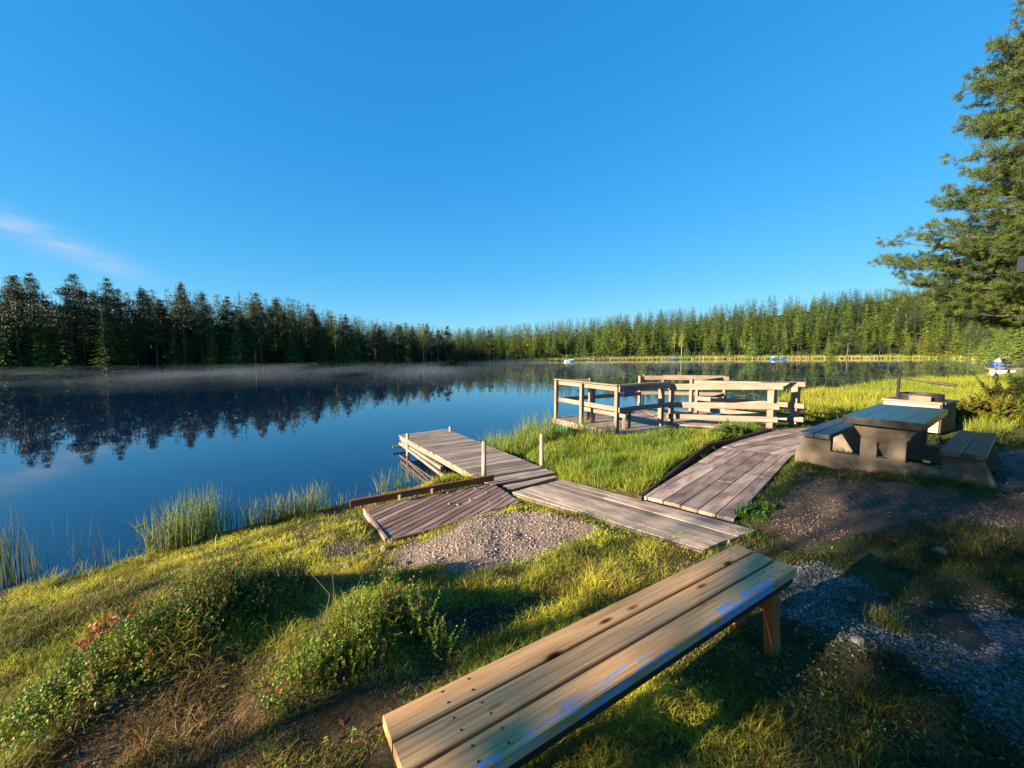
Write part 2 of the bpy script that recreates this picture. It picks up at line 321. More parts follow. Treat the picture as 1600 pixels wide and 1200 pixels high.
def deck(poly, direction, w, gap=.012, th=.035, lift=0., cuts=0, jz=.002, twist=0.):
    """boards laid along direction, cut to the outline poly (Vectors with z)"""
    mb = MB(); A = np.array([[p.x, p.y, 1] for p in poly]); zc = np.linalg.lstsq(A, np.array([p.z for p in poly]), rcond=None)[0]
    u = Vector((direction[0], direction[1])).normalized(); n = (-u.y, u.x); cs = [p.x*n[0]+p.y*n[1] for p in poly]
    c = min(cs)
    area = sum(poly[i].x*poly[(i+1) % len(poly)].y-poly[(i+1) % len(poly)].x*poly[i].y for i in range(len(poly)))
    base = list(poly) if area > 0 else list(poly)[::-1]
    while c < max(cs)-.03:
        ww = w*random.uniform(.93, 1.07); pl = clip(clip(base, n, min(c+ww-gap, max(cs))), (-n[0], -n[1]), -c); c += ww
        if len(pl) < 3: continue
        us = [p.x*u.x+p.y*u.y for p in pl]; segs = [(min(us)-1, max(us)+1)]
        if cuts and max(us)-min(us) > 1.2 and random.random() < cuts:
            k = min(us)+(max(us)-min(us))*random.uniform(.35, .65); segs = [(min(us)-1, k-.004), (k+.004, max(us)+1)]
        for a, b in segs:
            q = clip(clip(pl, (u.x, u.y), b), (-u.x, -u.y), -a)
            if len(q) < 3: continue
            dz = random.uniform(-jz, jz)+lift; e = random.uniform(-.012, .012)
            mb.hexa([Vector((p.x+u.x*e, p.y+u.y*e, p.x*zc[0]+p.y*zc[1]+zc[2]+dz)) for p in q], th, Vector((u.x, u.y, 0)))
    return mb

# ------------------------------------------------------------------ ground sheet and water
def lines(a, b, lo, hi, n):
    t = np.linspace(math.asinh(lo/a)/b, math.asinh(hi/a)/b, n); return a*np.sinh(b*t)
gx = lines(2.2, 1, -420, 520, 640); gy = 2.0+lines(2.2, 1, -70, 620, 560)
X, Y = np.meshgrid(gx, gy); Z = ground(X, Y)
def ground_col(x, y):
    d = sdf(x, y, LAKE); n1 = fbm(x, y, .5, 11); n2 = fbm(x, y, 2.2, 17)
    c = np.zeros(x.shape+(3,)); r = np.hypot(x, y)
    g1 = np.array([.075, .085, .018]); g2 = np.array([.10, .075, .03])
    t = sm(.35, .65, n1)[..., None]; c[:] = g1*(1-t)+g2*t
    def over(mask, colr):
        nonlocal c; m = mask[..., None]; c = c*(1-m)+np.array(colr)*m
    over(sm(8, 18, r)*.85, (.13, .17, .025))
    over(1-sm(-.12, .10, sdn(x, y, dryL)), (.13, .08, .038))
    over(1-sm(-.10, .12, sdn(x, y, gravelA)), (.35, .255, .19))
    over(1-sm(-.10, .12, sdn(x, y, soilR)), (.15, .10, .07))
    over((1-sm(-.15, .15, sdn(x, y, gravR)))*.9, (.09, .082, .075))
    over(1-sm(-.1, .1, sdn(x, y, pathR)), (.20, .18, .165))
    over((1-sm(-.12, .10, sdn(x, y, soilB)))*.9, (.035, .024, .017))
    over((1-sm(-.05, .08, sdn(x, y, drySt)))*.8, (.12, .10, .08))
    ff = sm(55, 70, r); ff = sm(46, 54, r); over(ff*(1-sm(3, 6, d)), (.26, .27, .045)); lf_ = 1-sm(-.12, -.04, x/np.maximum(y, 1)); over(ff*sm(4, 7, d), (.035, .04, .015)); over(ff*lf_, (.022, .028, .012))  # left bank: forest floor, coloured darker still to stand for its shade
    meadow = sm(35, 45, x)*(1-sm(120, 150, y))*(x > 1.13*y)
    over(meadow*(d > 0), (.30, .33, .06))
    over(1-sm(.0, .18, d), (.03, .026, .016)); c *= (.8+.4*fbm(x, y, .12, 23))[..., None]
    return c
nx, ny = len(gx), len(gy); I = np.arange(nx*ny).reshape(ny, nx)
Q = np.stack([I[:-1, :-1], I[:-1, 1:], I[1:, 1:], I[1:, :-1]], -1).reshape(-1, 4)
M_ground, N_, L_, P_ = newmat('ground')
a_ = node(N_, 'ShaderNodeAttribute', attribute_name='col'); t_ = node(N_, 'ShaderNodeTexCoord')
n_ = node(N_, 'ShaderNodeTexNoise', Scale=28, Detail=10, Roughness=.7); L_.new(t_.outputs['Object'], n_.inputs['Vector'])
r_ = ramp(N_, [(.3, (.45, .45, .45)), (.7, (1.5, 1.5, 1.5))]); L_.new(n_.outputs[0], r_.inputs[0])
x_ = node(N_, 'ShaderNodeMixRGB', blend_type='MULTIPLY'); x_.inputs[0].default_value = 1; L_.new(a_.outputs['Color'], x_.inputs[1]); L_.new(r_.outputs[0], x_.inputs[2]); L_.new(x_.outputs[0], P_.inputs['Base Color'])
b_ = node(N_, 'ShaderNodeBump', Strength=.8, Distance=.03); L_.new(n_.outputs[0], b_.inputs['Height']); L_.new(b_.outputs[0], P_.inputs['Normal'])
P_.inputs['Roughness'].default_value = .95; P_.inputs['Specular IOR Level'].default_value = .15
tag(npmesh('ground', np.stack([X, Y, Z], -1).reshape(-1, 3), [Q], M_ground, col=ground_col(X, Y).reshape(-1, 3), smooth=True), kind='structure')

M_water, N_, L_, P_ = newmat('water')
P_.inputs['Base Color'].default_value = (.002, .011, .032, 1); P_.inputs['Roughness'].default_value = .015; P_.inputs['IOR'].default_value = 1.65
t_ = node(N_, 'ShaderNodeTexCoord'); mp_ = node(N_, 'ShaderNodeMapping'); mp_.inputs['Scale'].default_value = (.35, .9, 1); L_.new(t_.outputs['Object'], mp_.inputs[0])
n_ = node(N_, 'ShaderNodeTexNoise', Scale=.8, Detail=3); L_.new(mp_.outputs[0], n_.inputs['Vector'])
b_ = node(N_, 'ShaderNodeBump', Strength=.06, Distance=.05); L_.new(n_.outputs[0], b_.inputs['Height']); L_.new(b_.outputs[0], P_.inputs['Normal'])
wv = [(-160, -40, 0), (230, -40, 0), (230, 200, 0), (-160, 200, 0)]
tag(npmesh('lake_water', np.array(wv, float), [np.array([[0, 1, 2, 3]])], M_water), kind='structure')

# ------------------------------------------------------------------ trees
def conifer(seed, H, Rr, z0, whorls, nb, seg, c1, c2, droop=.35, w=.22, top_pow=1.1):
    r = np.random.default_rng(seed); V = []; T = []; K = []; b = 0
    for i in range(whorls):
        t = (i+r.uniform(-.4, .4))/whorls; t = min(max(t, 0), .99); z = z0+(H-z0)*t
        ln = Rr*(1-t)**top_pow*(.75 if t < .06 else 1)+.06*Rr
        m = max(3, int(nb*(1-.5*t)))
        for j in range(m):
            a = 2*np.pi*(j+r.uniform(-.35, .35))/m+i*1.7; l = ln*r.uniform(.65, 1.15); dr = droop*r.uniform(.5, 1.3)
            ca, sa = np.cos(a), np.sin(a); cc = c1*(1-(q := r.uniform()))+c2*q
            for s in range(seg):
                f0 = (s+.1)/seg; f1 = (s+1.25)/seg; rr0 = l*f0; rr1 = l*f1
                za = z-dr*rr0+.25*dr*l*f0*f0; zb = z-dr*rr1+.25*dr*l*f1*f1
                wd = w*l*(1.25-f0)*r.uniform(.7, 1.3)
                for sd in (-1, 1):
                    x0, y0 = rr0*ca, rr0*sa; x1, y1 = rr1*ca-sd*wd*sa*.9, rr1*sa+sd*wd*ca*.9
                    V += [(x0, y0, za+.05*l*.3), (x1, y1, zb-r.uniform(.02, .28)*wd), ((x0+rr1*ca)/2, (y0+rr1*sa)/2, (za+zb)/2-wd*r.uniform(.1, .6))]
                    T.append((b, b+1, b+2)); b += 3; K += [cc*r.uniform(.75, 1.25)]*3
    V += [(0, 0, H*1.02), (.03*Rr, 0, H*.93), (-.03*Rr, .02*Rr, H*.93)]; T.append((b, b+1, b+2)); K += [c2]*3
    return np.array(V), np.array(T), np.array(K)
def clumpy(seed, H, Rr, z0, n, m, c1, c2, size=.16, flat=.55, layers=False):
    """pine or broadleaf crown: clumps of small leaf cards along limbs"""
    r = np.random.default_rng(seed); V = []; K = []
    for i in range(n):
        t = r.uniform()**.8; z = z0+(H-z0)*t; rad = Rr*max(.05, 1-max(t-.3, 0)/.71)**1.05*(.6+.4*min(1, t/.3)); a = r.uniform(0, 6.283); rr = rad*np.sqrt(r.uniform(.12, 1))
        ct = np.array([rr*np.cos(a), rr*np.sin(a), z+.12*rr]); s = size*H*.1*r.uniform(.7, 1.4)*(1.1-.65*t); cc = c1+(c2-c1)*r.uniform()
        p = ct+r.normal(size=(m, 3))*np.array([s, s, s*flat]); d = r.normal(size=(m, 3)); d /= np.linalg.norm(d, axis=1)[:, None]; e = np.cross(d, r.normal(size=(m, 3))); e /= np.linalg.norm(e, axis=1)[:, None]
        q = s*.42*r.uniform(.6, 1.3, (m, 1)); tri = np.stack([p-d*q, p+d*q, p+e*q*.8], 1); V.append(tri.reshape(-1, 3)); K.append(np.repeat(cc*r.uniform(.75, 1.25, (m, 1)), 3, 0))
    V = np.concatenate(V); K = np.concatenate(K); return V, np.arange(len(V)).reshape(-1, 3), K
def trunkmesh(H, r0, lean=0., n=7, limbs=0, seed=0, z0=.4):
    r = random.Random(seed); mb = MB(); zs = [0, .06, .3, .6, .85, 1]
    pts = [Vector((lean*H*z*z+.01*H*math.sin(5*z+seed), .008*H*math.sin(7*z+seed), H*z-.15)) for z in zs]
    for i in range(len(zs)-1): mb.rod(pts[i], pts[i+1], r0*(1.2-1.1*zs[i]) if i else r0*1.5, r0*(1.2-1.1*zs[i+1]), n)
    for k in range(limbs):
        z = H*r.uniform(z0, .92); a = r.uniform(0, 6.28); l = H*.12*r.uniform(.5, 1.3)
        mb.rod((0, 0, z), (l*math.cos(a), l*math.sin(a), z+l*.25), r0*.25, r0*.08, 4)
    return mb
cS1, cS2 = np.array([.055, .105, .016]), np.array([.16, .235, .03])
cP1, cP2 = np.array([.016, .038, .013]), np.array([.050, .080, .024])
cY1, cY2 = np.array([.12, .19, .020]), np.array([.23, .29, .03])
PROT = {}
def proto(key, name, label, cat, crown, bark, H, r0, group, **k):
    t = thing(name, label, cat, (0, 0, -500), group)
    V, T, K = crown
    npmesh('crown', V, [T], M_tree, t, col=K)
    o = trunkmesh(H, r0, **k); o.v = [v for v in o.v]
    me = o.build('trunk', bark); me.parent = t
    PROT[key] = [t, False, H]
GL, GR = 'dark trees massed on the far left bank', 'sunlit trees massed on the far right bank'
proto('sp1', 'spruce_tree', '', 'tree', conifer(1, 14, 2.7, .6, 40, 9, 3, cS1, cS2, top_pow=1.2), M_bark, 13, .16, GR)
proto('sp2', 'spruce_tree', '', 'tree', conifer(2, 14, 2.2, .8, 44, 8, 3, cS1*.9, cS2*.9, droop=.5, top_pow=1.25), M_bark, 13, .15, GR)
proto('sp3', 'spruce_tree', '', 'tree', conifer(3, 14, 2.7, .4, 38, 9, 3, cY1*.85, cY2*.85, droop=.25), M_bark, 13, .16, GR)
proto('sp4', 'spruce_tree', '', 'tree', conifer(4, 14, 3.2, .3, 34, 10, 3, cS1*1.2, cS2*1.1, droop=.3, top_pow=1.2), M_bark, 13, .18, GR)
proto('pn1', 'pine_tree', '', 'tree', clumpy(5, 14, 2.3, 6.0, 84, 40, cP1, cP2, .30), M_bark, 13.2, .17, GL, limbs=14, z0=.42)
proto('pn2', 'pine_tree', '', 'tree', clumpy(6, 14, 1.9, 7.2, 70, 40, cP1*1.1, cP2*1.1, .30), M_bark, 13.2, .15, GL, limbs=12, z0=.5)
proto('pn3', 'pine_tree', '', 'tree', clumpy(7, 14, 2.7, 4.6, 100, 40, cP1, cP2*.9, .30), M_bark, 13.2, .19, GL, limbs=16, z0=.33)
proto('pn4', 'pine_tree', '', 'tree', clumpy(17, 14, 1.9, 10.3, 46, 24, cP1, cP2, .30), M_bark, 13.2, .15, GL, limbs=6, z0=.7)  # short high crown shaped for the shade it casts on the table
proto('bi1', 'birch_tree', '', 'tree', clumpy(8, 14, 1.7, 6.0, 60, 30, cY1*1.2, cY2*1.2, .26, .9), M_birch, 13.0, .12, GL, limbs=6, z0=.4)
proto('dead', 'spruce_tree', '', 'tree', conifer(9, 14, 3.0, .6, 30, 8, 3, np.array([.20,.065,.03]), np.array([.30,.10,.05]), droop=.35), M_bark, 13, .16, GR)
def place(key, x, y, H, label=None, group=None, wid=1.0, rz=None, lean=0, z=None):
    root, used, H0 = PROT[key]; s = H/14.0
    if not used: o = root; PROT[key][1] = True
    else:
        o = root.copy(); C.objects.link(o)
        for ch in root.children: c = ch.copy(); C.objects.link(c); c.parent = o
    o.location = (x, y, (gz(x, y) if z is None else z)-.1); o.rotation_euler = (0, lean, random.uniform(0, 6.28) if rz is None else rz); o.scale = (s*wid, s*wid, s)
    o['label'] = label
    if group: o['group'] = group
    elif 'group' in o: del o['group']
    return o
# sky line of the forest along the photograph's width, as a height above the horizon per unit of distance
topx = [-200,0,20,60,95,125,150,178,215,240,300,345,400,440,480,530,560,600,650,700,720,800,870,900,950,1000,1070,1150,1200,1300,1400,1500,1600,1800]
topy = [445,440,425,430,462,430,452,436,455,446,448,458,453,460,470,487,492,497,502,507,514,507,502,497,493,487,482,472,462,455,449,445,446,446]
def topH(x, y): return CZ+(HOR-np.interp(800+F_PX*x/y, topx, topy))/F_PX*y
def shore_at(px):
    best = None
    for d in np.arange(44, 260, 1.0):
        x = (px-800)/F_PX*d
        inside = inpoly(np.array([x]), np.array([d]), LAKE)[0]
        if inside: best = d
    return best or 60
SH = {p: shore_at(p) for p in range(-220, 1760, 20)}
def shd(px): k = sorted(SH); return float(np.interp(px, k, [SH[i] for i in k]))
LBL_L = {'pn': 'tall dark pine with a bare lower trunk in the shaded far left bank forest', 'sp': 'dark spruce standing in shade among the trees of the far left bank', 'bi': 'pale-stemmed birch among the shaded trees of the far left bank'}
LBL_R = {'sp': 'sunlit spruce among the close-set trees on the far right bank', 'pn': 'sunlit pine among the spruces on the far right bank', 'bi': 'light green birch among the spruces on the far right bank'}
GLs = {'pn': 'pines of the shaded left bank', 'sp': 'spruces of the shaded left bank', 'bi': 'birches of the shaded left bank'}
GRs = {'pn': 'pines of the sunlit right bank', 'sp': 'spruces of the sunlit right bank', 'bi': 'birches of the sunlit right bank'}
# trees one can tell apart
def special(key, px, back, top, label, wid=1, **k):
    d = shd(px)+back; x = (px-800)/F_PX*d; z0 = gz(x, d); H = CZ+(HOR-top)/F_PX*d-z0
    return place(key, x, d, H, label, None, wid, z=z0, **k)
special('bi1', 400, 2.0, 495, 'slender pale birch with a small bright green crown on the far left bank', .8)
special('pn2', 447, 2.2, 487, 'taller of the two sunlit slim pines by the small hut across the lake', .85)
special('pn1', 434, 3, 505, 'shorter sunlit pine just left of the slim pine by the hut', .8)
special('pn2', 494, 2.5, 488, 'slim lit pine standing apart in front of the dark trees right of the hut', 1.0)
special('pn3', 125, 5, 430, 'broad-topped pine rising highest left of the pointed pine on the left bank', 1.2)
special('pn1', 178, 4, 436, 'narrow pointed pine rising above its neighbours on the left bank', .9)
special('sp2', 21, 4, 424, 'slim pointed spruce top rising at the far left edge', .9)
special('pn1', 60, 4, 428, 'bushy pine right of the slim spruce top at the far left edge', 1.0)
special('sp2', 223, 5, 450, 'very thin dark spruce spire between the pines of the left bank', .6)
special('dead', 933, 3, 544, 'small dead spruce with rust red needles on the far shore', 1.0)
special('pn1', 950, 5, 525, 'yellowish pine right behind the red dead spruce', .9)
special('bi1', 792, 2.5, 545, 'small yellow-green birch at the water on the far middle shore', 1.1)
special('sp3', 1292, 3, 520, 'bright yellow-green young spruce at the right bank water edge', 1.1)
special('pn3', 1322, 5, 500, 'grey-green open pine standing on the right bank edge', 1.2)
special('sp3', 1443, 3.5, 511, 'bright pointed young spruce on the right bank beside a smaller one', 1.15)
special('sp3', 1460, 3, 515, 'smaller young spruce right of the bright pointed one', 1.1)
special('sp3', 1490, 4, 494, 'tall bright green spruce wide to the ground by the right bank meadow', 1.15)
special('sp3', 1414, 3, 532, 'little bright spruce lowest of those along the right bank', 1.3)
lp = special('pn1', 1545, 6, 508, 'leaning pine with a pale bare trunk by the meadow', 1.2, rz=0, lean=-.20)
def row(n, p0, p1, backs, keys, probs, labels, groups, lo, hi, hfun=None):
    k = 0
    for i in range(n):
        px = p0+(p1-p0)*(i+random.uniform(.0, 1))/n; back = random.choice(backs)+random.uniform(-1, 1.5)
        d = shd(px)+back; x = (px-800)/F_PX*d; z0 = gz(x, d); Hc = topH(x, d)-z0
        H = min(Hc, (hfun or 22))*random.uniform(lo, hi); key = random.choices(keys, probs)[0]
        if H < 2: continue
        place(key, x, d, H, labels[key[:2]], groups[key[:2]], random.uniform(.85, 1.2)*(1.0 if H > 9 else 1.15), z=z0)
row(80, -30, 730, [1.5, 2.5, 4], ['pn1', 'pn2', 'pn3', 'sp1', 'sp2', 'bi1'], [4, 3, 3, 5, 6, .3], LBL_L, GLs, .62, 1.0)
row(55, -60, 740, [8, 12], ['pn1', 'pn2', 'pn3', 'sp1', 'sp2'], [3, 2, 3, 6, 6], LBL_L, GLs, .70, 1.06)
row(85, 720, 1620, [6, 8, 10], ['sp1', 'sp2', 'sp3', 'sp4', 'pn1', 'pn3', 'bi1'], [5, 4, 3, 4, 1.2, 1, 1], LBL_R, GRs, .45, .95, 12.5)
row(75, 720, 1640, [16, 21, 26], ['sp1', 'sp2', 'sp3', 'sp4', 'pn1'], [5, 4, 2, 4, 1], LBL_R, GRs, .85, 1.1, 13.5)
# the rest of the woods as one mass
def mass():
    r = np.random.default_rng(11); protos = [conifer(21, 14, 2.9, .6, 24, 7, 2, cS1, cS2, w=.30, top_pow=1.3), conifer(22, 14, 2.4, .6, 24, 7, 2, cS1*.9, cS2*.9, w=.30, top_pow=1.3), conifer(23, 14, 2.9, .4, 20, 7, 2, cY1*.8, cY2*.75, w=.34), clumpy(24, 14, 2.3, 4, 46, 14, cP1, cP2, .36)]
    V = []; T = []; K = []; b = 0; pts = []
    for i in range(1250):
        px = r.uniform(700, 1720); back = r.uniform(22, 110); d = shd(px)+back; pts.append((px, d, min(back, 60), 0))
    for i in range(900):
        px = r.uniform(-120, 760) if i < 560 else r.uniform(430, 760); back = r.uniform(5, 42); d = shd(px)+back; pts.append((px, d, back, 1))
    P = np.array([((p-800)/F_PX*d, d) for p, d, _, _ in pts])
    ex = np.stack([r.uniform(-150, -62, 700), r.uniform(8, 80, 700)], -1); ex = ex[(sdf(ex[:, 0], ex[:, 1], LAKE) > 2.5) & (ex[:, 0]/ex[:, 1] < -1.33)][:330]; pts += [(0, 0, 12, 2)]*len(ex); P = np.concatenate([P, ex]); Zg = ground(P[:, 0], P[:, 1]); Ht = topH(P[:, 0], P[:, 1])-Zg
    for (p, d, bk, lf), (x, y), z, hc in zip(pts, P, Zg, Ht):
        if lf == 2: H = r.uniform(11, 15.5)
        elif lf: H = min(hc, 22)*r.uniform(.60, .96)
        else: H = min(hc*r.uniform(.9, 1.03), 17*r.uniform(.62, 1.08))
        if H < 4: continue
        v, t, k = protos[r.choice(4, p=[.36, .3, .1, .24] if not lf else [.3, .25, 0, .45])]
        s = H/14; a = r.uniform(0, 6.28); wd = s*r.uniform(.9, 1.3); R2 = np.array([[np.cos(a), -np.sin(a)], [np.sin(a), np.cos(a)]])
        q = np.empty_like(v); q[:, :2] = (v[:, :2]*wd)@R2.T+[x, y]; q[:, 2] = v[:, 2]*s+z
        V.append(q); T.append(t+b); b += len(v); K.append(k*r.uniform(.7, 1.3)*np.array([r.uniform(.85, 1.2), 1, 1]))
    tag(npmesh('forest', np.concatenate(V), [np.concatenate(T)], M_needle, col=np.concatenate(K)), 'dense conifer forest behind the front trees around the lake', 'forest', kind='stuff')
mass()
# undergrowth along the far banks
def brush():
    r = np.random.default_rng(12); P = []
    for i in range(2600):
        px = r.uniform(-40, 1700); d = shd(px)+r.uniform(2.5, 9); P.append(((px-800)/F_PX*d, d, px))
    P = np.array(P); z = ground(P[:, 0], P[:, 1]); m = 14; n = len(P)
    s = (r.uniform(.35, 1.1, (n, 1, 1))); c = np.stack([P[:, 0], P[:, 1], z+.3], -1)[:, None]+r.normal(size=(n, m, 3))*s*np.array([1, 1, .8]); c[..., 2] = np.maximum(c[..., 2], z[:, None])
    d = r.normal(size=(n, m, 3)); e = r.normal(size=(n, m, 3)); tri = np.stack([c-d*.16*s, c+d*.16*s, c+e*.22*s], 2)
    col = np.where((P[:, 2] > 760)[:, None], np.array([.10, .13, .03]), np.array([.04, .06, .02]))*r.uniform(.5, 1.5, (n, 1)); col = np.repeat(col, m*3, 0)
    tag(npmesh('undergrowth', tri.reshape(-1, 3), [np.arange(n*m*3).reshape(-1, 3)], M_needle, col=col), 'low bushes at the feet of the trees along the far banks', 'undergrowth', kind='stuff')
brush()
def sedge():
    r = np.random.default_rng(14); px = r.uniform(770, 1560, 15000); dd = np.array([shd(p) for p in px]); y = dd+.3+6*r.uniform(size=len(px)); x = (px-800)/F_PX*y; n = len(px)
    ok = sdf(x, y, LAKE) > .1; x, y, px = x[ok], y[ok], px[ok]; n = len(x); z = ground(x, y); h = r.uniform(.5, 1.25, n)*np.interp(px, [770, 900, 1560], [.5, .8, 1.15]); w = r.uniform(.05, .16, n); a = r.uniform(0, 6.28, n); l = r.normal(size=(n, 2))*.15
    V = np.stack([np.stack([x-np.cos(a)*w, y-np.sin(a)*w, z], -1), np.stack([x+np.cos(a)*w, y+np.sin(a)*w, z], -1), np.stack([x+l[:, 0], y+l[:, 1], z+h], -1)], 1)
    t = vn(px, px*0, 25, 3)[:, None]; c = (np.array([.30, .34, .05])*(1-t)+np.array([.46, .38, .10])*t)*r.uniform(.75, 1.2, (n, 1))
    tag(npmesh('sedge', V.reshape(-1, 3), [np.arange(n*3).reshape(-1, 3)], M_needle, col=np.repeat(c, 3, 0)), 'yellow-green sedge fringing the far right shore', 'sedge', kind='stuff')
sedge()
# unseen conifers behind the photographer, placed and shaped to shade the picnic place
sx, sy = SUN_DIR.x, SUN_DIR.y
for i, (s_, t_, H, w_, key) in enumerate([(-.9, 6, 2.2, 1.2, 'sp4'), (-1.2, 6.2, 2.15, 1.2, 'sp1'), (-1.95, 10, 5.6, 1.1, 'pn4'), (-.38, 8, 7.3, .55, 'sp1'), (-.42, 16, 10, .55, 'sp1'), (-1.6, 26, 11.6, .85, 'pn4'), (-1.9, 14, 8.3, .7, 'pn4'), (-1.2, 17, 9.4, .9, 'pn4'), (-.15, 12, 9, 1.0, 'sp4'), (.1, 10.5, 8.5, 1.1, 'sp1'), (.15, 16, 10.5, 1.1, 'sp4'), (.3, 7.5, 7.0, .95, 'sp1'), (1.1, 19, 11, 1.0, 'pn3'), (.02, 9, 7.8, 1.0, 'sp4'), (1.0, 14, 9.5, 1.0, 'pn3'), (1.9, 11, 8, 1.1, 'sp4'), (4.2, 12, 9, 1.2, 'sp1'), (-1.55, 20, 9.9, .8, 'pn4'), (-2.75, 21, 9.9, .8, 'pn4'), (-2.05, 6, 2.5, .8, 'sp2'), (-3.35, 6, 1.6, .9, 'sp2'), (7, 14, 9.5, 1.3, 'sp4')]):
    x, y = s_*-sy+t_*sx, s_*sx+t_*sy
    place(key, x, y, H, 'unseen conifer placed behind the photographer to shade the picnic place', 'unseen shade conifers behind the photographer', w_)
for k_, (r_, u_, h_) in PROT.items():
    if not u_:
        for c_ in list(r_.children): bpy.data.objects.remove(c_)
        bpy.data.objects.remove(r_)

# the large pine whose crown fills the right edge
def big_pine():
    r = np.random.default_rng(31); bx, by = 18.6, 13.2; bz = gz(bx, by)
    t = thing('pine_tree', 'big old pine with spreading sunlit branches reaching in at the right edge', 'tree', (bx, by, bz))
    zz = [3.0, 3.4, 4.05, 4.9, 6.55, 7.2, 8.8, 9.9, 12, 14, 16, 18]; rr = [v*.80 for v in (3.0, 3.6, 4.2, 5.4, 6.3, 5.2, 4.3, 4.0, 3.8, 2.8, 1.7, .4)]
    mb = MB(); prev = None
    for i in range(10):
        z = bz-.3+(18.2-bz)*i/9; p = Vector((bx+.12*math.sin(i), by+.1*math.cos(i*1.3), z))
        if prev: mb.rod(prev, p, .30*(1-(i-1)/10)+.03, .30*(1-i/10)+.03, 12)
        prev = p
    mb.build('trunk', M_bark, t, True)
    lb = MB(); P = []; D = []
    for k in range(340):
        z = 3.6+14.1*(k+r.uniform())/340; a = r.uniform(0, 2*np.pi)
        if k % 3 == 0: a = r.uniform(2.2, 4.4)
        ln = np.interp(z, zz, rr)*(r.uniform(.72, 1.0) if k % 4 else r.uniform(.9, 1.06)); base = np.array([bx, by, z-.08*ln]); n = 9
        ax = np.array([np.cos(a), np.sin(a)]); prev = base; bend = r.uniform(-.2, .2)
        for s in range(1, n+1):
            f = s/n; ang = a+bend*f+r.uniform(-.05, .05); q = base+np.array([np.cos(ang)*ln*f, np.sin(ang)*ln*f, -.10*ln*f+.20*ln*f*f+r.uniform(-.04, .04)])
            rad = .05*(1-f)*ln/4+.008; lb.rod(prev, q, rad*1.1, rad, 4); prev = q
            if f > .22:
                for sd in (-1, 1):
                    if r.uniform() < .15: continue
                    tl = ln*.30*(1.15-f)*r.uniform(.6, 1.3)+.2; ta = ang+sd*r.uniform(.5, 1.1); e = q+np.array([np.cos(ta)*tl, np.sin(ta)*tl, tl*r.uniform(-.05, .35)])
                    lb.rod(q, e, rad*.5, .004, 3)
                    for m in range(int(3+tl*9)):
                        g = r.uniform(.2, 1.05); P.append(q+(e-q)*g+r.normal(size=3)*.06+[0, 0, .03]); D.append((e-q)/tl+[0, 0, .5])
            P.append(q+r.normal(size=3)*.04); D.append([ax[0], ax[1], .6])
    lb.build('branches', M_bark, t)
    P = np.array(P); D = np.array(D); n = len(P); m = 24
    d = D[:, None]*.55+r.normal(size=(n, m, 3))*.75; d /= np.linalg.norm(d, axis=2)[..., None]
    ln = r.uniform(.09, .165, (n, m, 1)); e = np.cross(d, r.normal(size=(n, m, 3))); e /= np.linalg.norm(e, axis=2)[..., None]
    p0 = P[:, None]+r.normal(size=(n, m, 3))*.03; tri = np.stack([p0-e*.0065, p0+e*.0065, p0+d*ln], 2)-np.array([bx, by, bz])
    c = (np.array([.060, .105, .018])+r.uniform(0, 1, (n, 1))*np.array([.11, .12, .02]))*r.uniform(.5, 1.1, (n, 1)); c = np.repeat(c, m*3, 0)
    npmesh('crown', tri.reshape(-1, 3), [np.arange(n*m*3).reshape(-1, 3)], M_needle, t, col=c)
big_pine()

